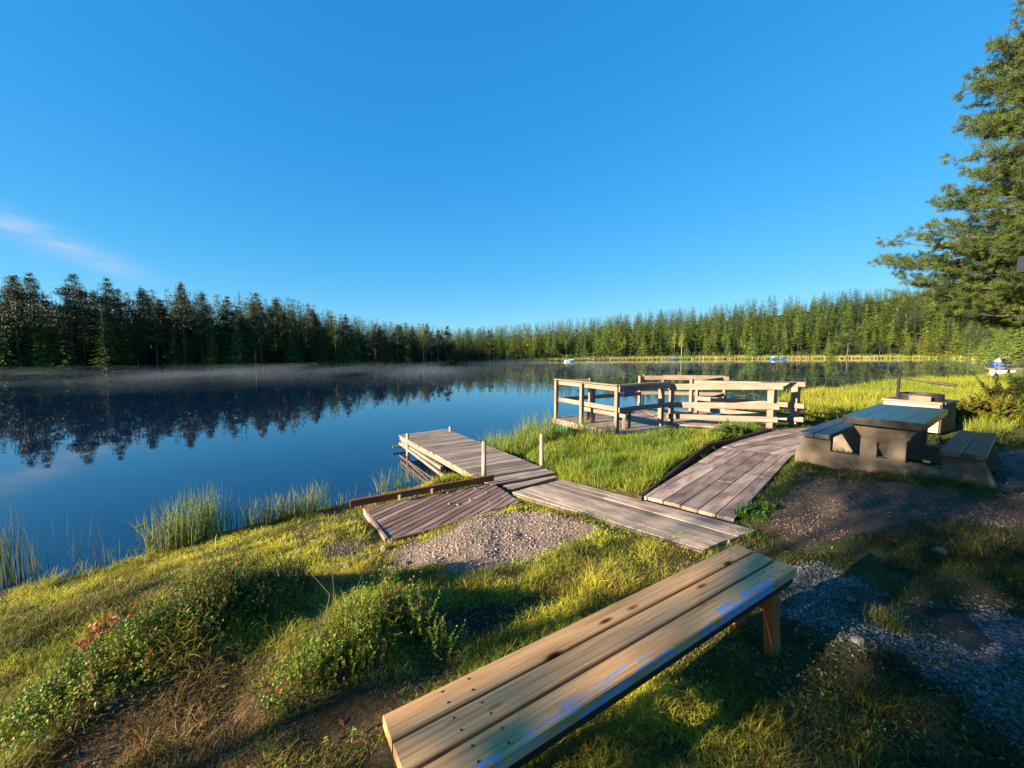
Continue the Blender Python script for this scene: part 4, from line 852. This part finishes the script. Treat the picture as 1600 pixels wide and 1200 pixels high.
# ------------------------------------------------------------------ grass
def blades(name, x, y, z, h, w, lean, c, label, cat, seed=1, curve=.45, mat=None, az=None, tipc=None):
    r = np.random.default_rng(seed); n = len(x); a = r.uniform(0, 6.283, n) if az is None else az; f = r.uniform(0, 6.283, n)
    fx, fy = np.cos(f)*w/2, np.sin(f)*w/2; lx, ly = np.cos(a)*lean*h, np.sin(a)*lean*h; V = np.empty((n, 7, 3), np.float32)
    for k, (t, wf) in enumerate(((0, 1), (.38, .85), (.72, .55))):
        q = t**(1+curve*2); zz = z+h*t*(1-.25*lean*t); V[:, 2*k, 0] = x+lx*q-fx*wf; V[:, 2*k, 1] = y+ly*q-fy*wf; V[:, 2*k, 2] = zz; V[:, 2*k+1, 0] = x+lx*q+fx*wf; V[:, 2*k+1, 1] = y+ly*q+fy*wf; V[:, 2*k+1, 2] = zz
    V[:, 6, 0] = x+lx; V[:, 6, 1] = y+ly; V[:, 6, 2] = z+h*(1-.35*lean)
    b = np.arange(n)[:, None]*7; quads = np.concatenate([b+[0, 1, 3, 2], b+[2, 3, 5, 4]]); tris = b+[4, 5, 6]
    K = np.repeat(c[:, None], 7, 1).astype(np.float32)
    K[:, 4:] *= 1.1
    return tag(npmesh(name, V.reshape(-1, 3), [quads, tris], mat or M_blade, col=K.reshape(-1, 3)), label, cat, kind='stuff')
GREEN = np.array([.26, .37, .026]); YEL = np.array([.66, .58, .05]); DRY = np.array([.42, .30, .10]); RUST = np.array([.34, .12, .03]); DK = np.array([.04, .085, .016])
def mixc(t, a, b): return a*(1-t[:, None])+b*t[:, None]
def scatter(n, r, ymin=.9, ymax=14, p=1.5):
    # denser near the viewer, thinning with distance
    y = ymin*(ymax/ymin)**(r.uniform(size=n)**(1/p)); x = y*r.uniform(-1.42, 1.42, n); return x, y
def lawn():
    r = np.random.default_rng(51); x, y = scatter(620000, r, .75, 15, 1.25)
    d = sdf(x, y, LAKE); keep = d > .12
    x, y, d = x[keep], y[keep], d[keep]
    p = np.ones(len(x))
    def thin(poly, k, e0=-.15, e1=.08):
        nonlocal p; p *= 1-(1-sm(e0, e1, sdn(x, y, poly)))*(1-k)
    thin(gravelA, .004); thin(soilB, .08); thin(soilR, .02); thin(gravR, .06); thin(pathR, .01); thin(drySt, .25); thin(dryL, 1.0, -.2, .15)
    for w_ in BEDS: p *= sdf(x, y, w_) > -.01
    tk = fbm(x, y, .22, 61, 2); p *= .35+1.1*sm(.3, .62, tk)
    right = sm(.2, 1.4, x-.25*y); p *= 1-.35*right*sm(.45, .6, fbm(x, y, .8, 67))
    k = r.uniform(size=len(x)) < p; x, y, d, tk, right = x[k], y[k], d[k], tk[k], right[k]; n = len(x)
    z = ground(x, y)-.005
    h = (.022+.055*r.uniform(size=n)**1.6)*(.6+.9*sm(.4, .7, tk))*(1+1.0*sm(.55, .75, fbm(x, y, .35, 71))); h *= 1-.25*right; h *= 1-.5*(1-sm(-.2, .2, sdn(x, y, dryL))); h = h*(1+.25*sm(4, 9, y))
    w_ = np.maximum(.0028, y*.0011)*r.uniform(.7, 1.4, n)
    t = np.clip(fbm(x, y, .9, 81)*1.5-.15+r.normal(size=n)*.22, 0, 1); c = mixc(t, GREEN, YEL)
    dry = np.clip((1-sm(-.3, .3, sdn(x, y, dryL)))*.6+sm(.58, .72, fbm(x, y, .6, 91))*.45+.06, 0, 1)
    m = r.uniform(size=n) < dry; c[m] = DRY*r.uniform(.6, 1.2, (m.sum(), 1)); m2 = m & (r.uniform(size=n) < .16); c[m2] = RUST
    m3 = (~m) & (r.uniform(size=n) < .6*right); c[m3] = DK*1.3; c *= r.uniform(.6, 1.25, (n, 1))*(.55+.9*sm(.25, .75, fbm(x, y, .28, 95)))[:, None]*(1-.70*right)[:, None]  # right foreground blades darkened in colour to deepen the shade there
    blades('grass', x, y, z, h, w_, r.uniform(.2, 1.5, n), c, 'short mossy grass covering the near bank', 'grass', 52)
lawn()
def patch(name, polys, n, h0, h1, wk, cols, label, seed, lean=(.1, .6), dens=.3, far=False):
    r = np.random.default_rng(seed); X_ = []; Y_ = []
    for poly, frac in polys:
        xs = [p[0] for p in poly]; ys = [p[1] for p in poly]; k = int(n*frac*3); x = r.uniform(min(xs), max(xs), k); y = r.uniform(min(ys), max(ys), k)
        ok = (sdn(x, y, poly) < 0) & (fbm(x, y, .4 if not far else 1.5, seed) > dens)
        for w_ in (walkA, walkB, walkC, triD): ok &= sdf(x, y, w_) > .03
        ok &= sdf(x, y, DOCKP) > .02; ok &= sdf(x, y, dockB) > .0
        X_.append(x[ok][:int(n*frac)]); Y_.append(y[ok][:int(n*frac)])
    x = np.concatenate(X_); y = np.concatenate(Y_); n = len(x); z = np.maximum(ground(x, y), -.35)-.02
    t = np.clip(fbm(x, y, .8 if not far else 3, seed+5)*1.6-.35+r.normal(size=n)*.2, 0, 1); c = mixc(t, cols[0], cols[1]); m = r.uniform(size=n) < .07; c[m] = DRY; c *= r.uniform(.7, 1.25, (n, 1))
    h = (h0+(h1-h0)*r.uniform(size=n)**1.3)*(.25+1.5*fbm(x, y, .45 if not far else 2.0, seed+9)); h = h+np.where(z < 0, -z, 0)
    w_ = np.maximum(.004, y*wk)*r.uniform(.7, 1.3, n)
    blades(name, x, y, z, h, w_, r.uniform(lean[0], lean[1], n), c, label, 'grass', seed+1)
DOCKP = [p[:2] for p in dp]
pb = [at(x, y, z)[:2] for x, y, z in [(755,742,.2),(800,757,.45),(870,746,.5),(900,756,.5),(1000,772,.66),(1060,722,.68),(1104,693,.66),(1150,683,.64),(1200,676,.6),(1120,678,.5),(1045,690,.4),(965,706,.2),(880,712,.05),(820,712,0),(770,725,0)]]
patch('tall_grass', [(pb, 1.0)], 42000, .10, .30, .0011, (np.array([.14,.27,.018]), np.array([.36,.38,.03])), 'bright tall grass between the small dock and the wide boardwalk', 101)
rb = [at(x, y, 0)[:2] for x, y in [(756,706),(765,745),(800,738),(860,724),(960,706),(905,703),(860,704),(820,700),(785,699)]]
patch('reeds', [(rb, 1.0)], 4200, .4, .85, .0011, (np.array([.15,.26,.03]), np.array([.30,.34,.05])), 'thin green reeds standing in the water beside the small dock', 111, (.05, .3), .2)
mr_ = [at(x, y, z)[:2] for x, y, z in [(1255,664,.55),(1300,658,.6),(1372,645,.62),(1480,640,.7),(1530,690,.8),(1600,660,.8),(1900,680,.9),(1900,600,.6),(1600,598,.5),(1500,604,.3),(1400,612,.1),(1320,621,0),(1262,632,0),(1200,645,0),(1262,655,.3)]]
patch('tall_grass', [(mr_, 1.0)], 95000, .22, .55, .0009, (np.array([.20,.29,.02]), np.array([.46,.43,.035])), 'tall sunlit yellow-green grass on the shore behind the picnic table', 121, (.1, .5), .15, True)
wr = [at(x, y, 0)[:2] for x, y in [(1130,650),(1255,640),(1262,628),(1400,606),(1500,598),(1500,603),(1400,613),(1320,622),(1250,640),(1250,660),(1180,655)]]
patch('reeds', [(wr, 1.0)], 6000, .35, .75, .0009, (np.array([.12,.22,.03]), np.array([.22,.27,.05])), 'reeds growing in the shallow water right of the platform', 131, (.05, .25), .2, True)
eb_ = [at(x, y, z)[:2] for x, y, z in [(1150,810,.8),(1180,830,.82),(1215,800,.84),(1240,745,.8),(1252,712,.78),(1240,705,.76),(1225,722,.76)]]
patch('grass', [(eb_, 1.0)], 6000, .04, .12, .0011, (np.array([.07,.17,.015]), np.array([.16,.24,.02])), 'green grass strip along the right edge of the wide boardwalk', 141, (.3, 1.0), .2)
tb_ = [at(x, y, z)[:2] for x, y, z in [(1240,715,.8),(1250,735,.82),(1310,740,.85),(1400,755,.86),(1540,785,.9),(1565,770,.9),(1500,755,.9),(1330,722,.84),(1290,712,.8)]]
patch('grass', [(tb_, 1.0)], 6000, .04, .13, .0011, (np.array([.06,.13,.015]), np.array([.12,.18,.02])), 'grass tufts round the foot of the picnic table', 151, (.3, .9), .25)
def litter(name, label, n, cols, s0, s1, h, seed, region):
    r = np.random.default_rng(seed); x, y = scatter(n, r, .9, 9, 1.2); ok = (sdf(x, y, LAKE) > .25) & region(x, y)
    for w_ in (walkB, walkC, dockB): ok &= sdf(x, y, w_) > .02
    x, y = x[ok], y[ok]; n = len(x); z = ground(x, y)+h*r.uniform(.1, 1, n); s = r.uniform(s0, s1, n)[:, None]; a = r.uniform(0, 6.28, n); u = np.stack([np.cos(a), np.sin(a), r.normal(size=n)*.35], -1)*s; v = np.stack([-np.sin(a), np.cos(a), r.normal(size=n)*.35], -1)*s*.42; o = np.stack([x, y, z], -1)
    V = np.stack([o-u, o-u*.2+v, o+u*.5+v*.7, o+u, o+u*.5-v*.7, o-u*.2-v], 1); c = np.array(cols)[r.integers(0, len(cols), n)]*r.uniform(.6, 1.25, (n, 1))
    tag(npmesh(name, V.reshape(-1, 3), [np.arange(n*6).reshape(-1, 6)], M_leaf, col=np.repeat(c, 6, 0)), label, 'ground cover', kind='stuff')
litter('fallen_leaves', 'scattered dry orange and brown leaves on the ground', 900, [(.50,.20,.05), (.38,.22,.09), (.55,.38,.16), (.22,.10,.05), (.60,.14,.05)], .008, .022, .02, 401, lambda x, y: sdf(x, y, walkA) > 0)
litter('ground_cover', 'small low-growing leaves mixed into the bank grass', 26000, [(.12,.22,.025), (.20,.30,.03), (.30,.34,.04), (.10,.17,.03)], .005, .013, .035, 402, lambda x, y: (sdf(x, y, gravelA) > .05) & (sdf(x, y, soilR) > 0) & (sdf(x, y, walkA) > .02) & (sdf(x, y, triD) > .02) & (fbm(x, y, .5, 403) > .5))
# weeds through the boardwalk
def tufts(name, spots, label, seed, cols, mat=None):
    r = np.random.default_rng(seed); X_, Y_, Z_, H_2, W_, Ln, K = [], [], [], [], [], [], []
    for (px, py, z, n, rad, h, wd, ln) in spots:
        p = at(px, py, z); x = p.x+r.normal(size=n)*rad*.5; y = p.y+r.normal(size=n)*rad*.5; X_.append(x); Y_.append(y)
        g = ground(x, y); Z_.append(np.where(g < z-.3, g, np.minimum(g, z))-.01); dep = np.maximum(0, z-g)*(g < z-.02); H_2.append(h*r.uniform(.45, 1.1, n)+dep); W_.append(np.full(n, wd)*r.uniform(.7, 1.3, n)); Ln.append(r.uniform(0, ln, n)); K.append(mixc(np.clip(r.uniform(-.2, 1.2)+r.normal(size=n)*.2, 0, 1), *cols)*r.uniform(.7, 1.2, (n, 1)))
    x, y, z, h, w_, ln, c = map(np.concatenate, (X_, Y_, Z_, H_2, W_, Ln, K)); blades(name, x, y, z, h, w_, ln, c, label, 'grass', seed)
rg = (np.array([.16,.27,.03]), np.array([.38,.38,.07]))
tufts('reeds', [(258,862,.05,50,.12,.52,.007,.4),(280,852,.05,130,.26,.72,.007,.3),(305,846,.05,180,.26,.80,.007,.3),(332,840,.05,120,.20,.80,.007,.3),(238,860,.05,50,.12,.58,.007,.4),(368,832,.05,24,.10,.70,.007,.3),(395,822,.05,50,.14,.52,.007,.4),(425,814,.1,110,.26,.46,.007,.5),(455,806,.1,130,.26,.48,.007,.5),(485,800,.1,90,.22,.50,.007,.5),(502,794,.05,26,.14,.62,.007,.7),(540,786,.05,30,.2,.3,.006,.6),(190,878,.05,40,.3,.25,.006,.6),(120,900,.05,40,.3,.22,.006,.6)], 'clumps of tall yellow-green reeds along the near left water edge', 161, rg)
tufts('reeds', [(5,915,.0,22,.10,.85,.009,.12),(20,910,.0,18,.08,.95,.009,.12),(46,898,.0,16,.07,.9,.008,.15),(65,890,.0,10,.12,.55,.007,.3),(110,872,.0,9,.2,.5,.006,.4),(138,856,.0,8,.15,.45,.006,.4),(215,845,.0,6,.1,.55,.006,.2),(160,880,.0,14,.25,.35,.006,.7),(90,840,0,4,.2,.5,.006,.2)], 'few thin reed stalks standing in the water at the left edge', 171, (np.array([.10,.14,.03]), np.array([.20,.20,.06])))
tufts('reeds', [(600,763,.05,40,.18,.5,.007,.5),(622,757,.05,40,.16,.45,.007,.5),(640,750,.05,24,.16,.35,.007,.5),(575,782,.2,16,.12,.2,.006,.5),(555,730,0,3,.1,.3,.005,.1),(715,748,.2,60,.3,.18,.007,.5),(690,740,.1,50,.3,.2,.007,.5)], 'sparse reeds around the foot of the small dock', 181, rg)
tufts('grass', [(905,812,.62,90,.14,.12,.004,.9),(935,815,.66,120,.2,.12,.004,.9),(960,830,.7,140,.25,.10,.004,.9),(895,850,.7,100,.2,.10,.004,.9),(1000,835,.74,100,.22,.10,.004,.9),(1008,797,.72,60,.1,.06,.004,.9),(850,790,.57,40,.08,.08,.004,.9),(828,785,.54,40,.07,.07,.004,.9),(1060,838,.78,60,.16,.07,.004,.9),(1170,832,.82,100,.16,.10,.004,.9)], 'bright grass tufts growing over the lower edge of the boardwalk', 191, (np.array([.09,.19,.015]), np.array([.20,.26,.02])))
tufts('grass', [(735,925,.8,170,.15,.12,.0035,1.0),(765,915,.8,100,.13,.10,.0035,1.0)], 'dry orange grass tuft beside the dark soil hollow', 195, (np.array([.36,.20,.05]), np.array([.30,.26,.06])))
tufts('grass', [(1395,975,.95,150,.10,.10,.0035,1.0),(1370,955,.95,80,.08,.08,.0035,.9),(1260,1000,.95,90,.15,.08,.0035,.9)], 'small yellow-green tuft on the gravel right of the bench', 197, (np.array([.14,.22,.02]), np.array([.28,.26,.04])))
tufts('grass', [(770,1020,.92,200,.14,.10,.0035,.9),(800,1000,.92,120,.1,.08,.0035,.9),(740,1045,.92,100,.1,.08,.0035,.9)], 'fresh green tuft growing at the left side of the bench', 198, (np.array([.08,.20,.015]), np.array([.14,.26,.02])))

# ------------------------------------------------------------------ heather and berry bushes
def bush(name, label, cat, spots, n, hh, seed, cols, lsz=.0125, stem=.5, group=None):
    r = np.random.default_rng(seed); c = at(*spots[0][:3]); t = thing(name, label, cat, (c.x, c.y, gz(c.x, c.y)), group); V = []; K = []; sb = MB()
    SV = []; 
    for (px, py, z, rad, hs_) in spots:
        p = at(px, py, z); m = int(n*1.5*rad*rad/.09)
        a = r.uniform(0, 6.28, m); q = rad*np.sqrt(r.uniform(size=m)); x = p.x+np.cos(a)*q; y = p.y+np.sin(a)*q*.8; g = ground(x, y)
        hgt = hh*hs_*(1-.6*(q/rad)**2)*r.uniform(.55, 1.15, m)*(.45+1.15*vn(x, y, .10, seed+3))*np.where(r.uniform(size=m) < .04, 1.5, 1); lx = r.normal(size=m)*.25*hgt; ly = r.normal(size=m)*.25*hgt
        for s in range(m):
            k = int(8+hgt[s]*110); f = r.uniform(.25, 1.03, k); bx = x[s]+lx[s]*f; by_ = y[s]+ly[s]*f; bz = g[s]+hgt[s]*f
            aa = r.uniform(0, 6.28, k); up = r.uniform(.1, 1.2, k); L_ = lsz*r.uniform(.6, 1.4, k)
            d = np.stack([np.cos(aa), np.sin(aa), up], -1); d /= np.linalg.norm(d, axis=1)[:, None]; e = np.stack([-np.sin(aa), np.cos(aa), r.uniform(-.4, .4, k)], -1)*(L_*.27)[:, None]
            o = np.stack([bx, by_, bz], -1); V.append(np.stack([o, o+d*(L_*.55)[:, None]+e, o+d*L_[:, None], o+d*(L_*.55)[:, None]-e], 1).reshape(-1, 3))
            tip = sm(.75, 1.0, f); base = cols[0]*(1-(w := r.uniform()))+cols[1]*w; cc = np.repeat(base[None], k, 0)
            red = (r.uniform(size=k) < .05+.28*tip*(vn(x[s:s+1], y[s:s+1], .22, seed)[0] > .52)); cc[red] = cols[2]*r.uniform(.6, 1.2, (red.sum(), 1)); K.append(np.repeat(cc*r.uniform(.7, 1.25, (k, 1)), 4, 0))
            SV.append(((x[s], y[s], g[s]-.01), (x[s]+lx[s], y[s]+ly[s], g[s]+hgt[s])))
    V = np.concatenate(V)-np.array(t.location); K = np.concatenate(K); npmesh('foliage', V, [np.arange(len(V)).reshape(-1, 4)], M_leaf, t, col=K)
    SV = np.array(SV); m = len(SV); w_ = .0016; ang = r.uniform(0, 3.14, m); e = np.stack([np.cos(ang), np.sin(ang), np.zeros(m)], -1)*w_
    sv = np.stack([SV[:, 0]-e, SV[:, 0]+e, SV[:, 1]+e*.5, SV[:, 1]-e*.5], 1).reshape(-1, 3)-np.array(t.location)
    npmesh('stems', sv, [np.arange(len(sv)).reshape(-1, 4)], M_leaf, t, col=np.tile([.10, .05, .025], (len(sv), 1)))
bg1, bg2, brd = np.array([.11,.25,.02]), np.array([.40,.52,.045]), np.array([.62,.13,.04])
bush('heather_bush', 'low berry bush with red tips on the mound just left of the bench', 'bush', [(585,1005,.95,.24,1.0),(650,985,.95,.16,1.25),(610,965,.95,.10,1.4),(525,1045,.95,.22,.85),(470,1080,.92,.20,.6),(690,1010,.95,.08,1.1)], 330, .17, 201, (bg1, bg2, brd))
bush('heather_bush', 'dark green bush with reddish top in the middle of the left slope', 'bush', [(400,985,.85,.30,1.1),(340,1015,.85,.28,1.0),(290,960,.8,.22,.9),(440,950,.8,.22,1.0)], 330, .16, 202, (bg1*.8, bg2*.75, brd))
bush('heather_bush', 'sprawling low bush with small red leaves near the lower left corner', 'bush', [(200,1075,.85,.30,.85),(110,1120,.88,.26,.7),(260,1050,.85,.24,.8),(50,1130,.88,.18,.6)], 300, .14, 203, (bg1, bg2, brd))
bush('berry_shrub', 'small shrub with bright orange-red leaves on the left slope', 'shrub', [(160,1045,.8,.10,1.0),(175,1030,.8,.08,1.0)], 420, .15, 204, (np.array([.45,.07,.025]), np.array([.40,.13,.03]), brd), .022)
bush('leafy_shrub', 'yellow-green shrub with reddish crown right of the fire pit', 'shrub', [(1535,655,.8,.75,1.1),(1500,650,.8,.5,.8),(1570,650,.8,.6,1.0)], 26, .45, 205, (np.array([.10,.15,.02]), np.array([.30,.30,.03]), np.array([.35,.10,.04])), .075)
bush('leafy_shrub', 'dark rounded shrub at the right edge behind the path', 'shrub', [(1610,640,.85,1.1,1.0),(1660,650,.85,.9,1.0)], 30, .72, 206, (np.array([.04,.07,.015]), np.array([.10,.13,.02]), np.array([.25,.08,.03])), .08)
bush('leafy_plant', 'broad-leaved green weed at the upper edge of the wide boardwalk', 'plant', [(1140,682,.62,.26,1.0),(1120,686,.62,.2,.9)], 130, .26, 207, (np.array([.10,.20,.03]), np.array([.18,.28,.05]), np.array([.18,.28,.05])), .06)
bush('leafy_plant', 'small leafy weeds at the lower corner of the wide boardwalk', 'plant', [(1170,800,.8,.16,.8),(1190,790,.8,.14,.8)], 260, .12, 208, (np.array([.07,.18,.02]), np.array([.12,.24,.03]), np.array([.12,.24,.03])), .03)
# tall dry stalks
for i, (px, py, z, h, lx, lb) in enumerate([(525,1000,.9,.62,.02,'thin tall dry grass stalk rising from the bush left of the bench'),(510,1005,.9,.32,-.1,'short bent dry stalk beside the taller one')]):
    p = at(px, py, z); g = gz(p.x, p.y); t = thing('dry_stalk', lb, 'plant', (p.x, p.y, g)); mb = MB(); mb.rod((p.x, p.y, g), (p.x-lx*.3, p.y, g+h*.5), .002, .0016, 5); mb.rod((p.x-lx*.3, p.y, g+h*.5), (p.x+lx, p.y, g+h), .0016, .001, 5); mb.build('stem', M_rail, t)
    mb = MB(); mb.rod((p.x+lx, p.y, g+h-.03), (p.x+lx*1.1, p.y, g+h+.01), .004, .001, 5); mb.build('seed_head', M_kick, t)
# lily pads
def pad(p, r, label=None, group=None):
    V = [(0, 0, .006)]; n = 22
    for i in range(n+1): a = .25+(2*math.pi-.5)*i/n; rr = r*(1+.06*math.sin(5*a)); V.append((rr*math.cos(a), rr*.8*math.sin(a), .006+.004*math.sin(3*a)))
    me = bpy.data.meshes.new('lily_pad'); me.from_pydata(V, [], [(0, i, i+1) for i in range(1, n+1)]); me.materials.append(M_lily); o = link('lily_pad', me); o.location = (p.x, p.y, 0); o.rotation_euler = (0, 0, random.uniform(0, 6)); return tag(o, label, 'lily pad', group)
pad(at(217,822,0), .09, 'lily pad floating alone left of the reed clump')
pad(at(292,788,0), .10, 'lily pad floating just behind the tall reed clump')
pad(at(268,803,0), .08, 'smaller lily pad half hidden behind the reed clump')
r = np.random.default_rng(301); V = []; n = 11; m = 0
for i in range(900):
    px = r.uniform(1110, 1480); yy = r.choice([596, 600, 604, 608, 612, 618, 624, 592, 588])+r.normal()*2
    if yy > 628-(px-1250)*.085+(px < 1250)*6: continue
    p = at(px, yy, 0)
    if vn(p.x, p.y, 3.5, 9) < .5: continue
    rr = r.uniform(.12, .28)
    for k in range(n): a = .2+5.9*k/(n-1); V.append((p.x+rr*math.cos(a+i), p.y+rr*math.sin(a+i), .005+.003*r.uniform()))
    m += 1
M_lf = simple('lily_far', (.16, .21, .15), .3, .2, 1)
tag(npmesh('lily_pads', np.array(V), [np.arange(m*n).reshape(-1, n)], M_lf), 'rafts of floating lily pads on the water behind the platform', 'lily pads', kind='stuff')

# ------------------------------------------------------------------ morning mist lying on the far water
M_mist = bpy.data.materials.new('mist'); M_mist.use_nodes = True; N_ = M_mist.node_tree.nodes; L_ = M_mist.node_tree.links; N_.remove(N_['Principled BSDF'])
pv = N_.new('ShaderNodeVolumePrincipled'); pv.inputs['Color'].default_value = (.72, .86, 1, 1); pv.inputs['Anisotropy'].default_value = .2; L_.new(pv.outputs[0], N_['Material Output'].inputs['Volume'])
g_ = N_.new('ShaderNodeNewGeometry'); mp_ = N_.new('ShaderNodeMapping'); mp_.inputs['Scale'].default_value = (.12, .06, .9); L_.new(g_.outputs['Position'], mp_.inputs[0])
n_ = N_.new('ShaderNodeTexNoise'); n_.inputs['Scale'].default_value = 1; n_.inputs['Detail'].default_value = 3; L_.new(mp_.outputs[0], n_.inputs['Vector'])
sp = N_.new('ShaderNodeSeparateXYZ'); L_.new(g_.outputs['Position'], sp.inputs[0])
def mm(op, a, b):
    q = N_.new('ShaderNodeMath'); q.operation = op
    for i, v in enumerate((a, b)):
        if isinstance(v, (int, float)): q.inputs[i].default_value = v
        else: L_.new(v, q.inputs[i])
    return q
fz = mm('MULTIPLY', sp.outputs[2], -.9); fz = mm('ADD', fz.outputs[0], 1.0); fz.use_clamp = True
nn = mm('SUBTRACT', n_.outputs[0], .42); nn.use_clamp = True
dn = mm('MULTIPLY', fz.outputs[0], nn.outputs[0]); mr2 = N_.new('ShaderNodeMapRange'); mr2.inputs[1].default_value = -10; mr2.inputs[2].default_value = 70; mr2.inputs[3].default_value = .038; mr2.inputs[4].default_value = .010; L_.new(sp.outputs[0], mr2.inputs[0]); dn = mm('MULTIPLY', dn.outputs[0], mr2.outputs[0]); L_.new(dn.outputs[0], pv.inputs['Density'])
mb = MB(); mb.bar((-75, 62, .57), (120, 108, .57), 78, 1.1); o = mb.build('mist', M_mist)
tag(o, 'thin white morning mist lying low on the lake', 'mist', kind='stuff')
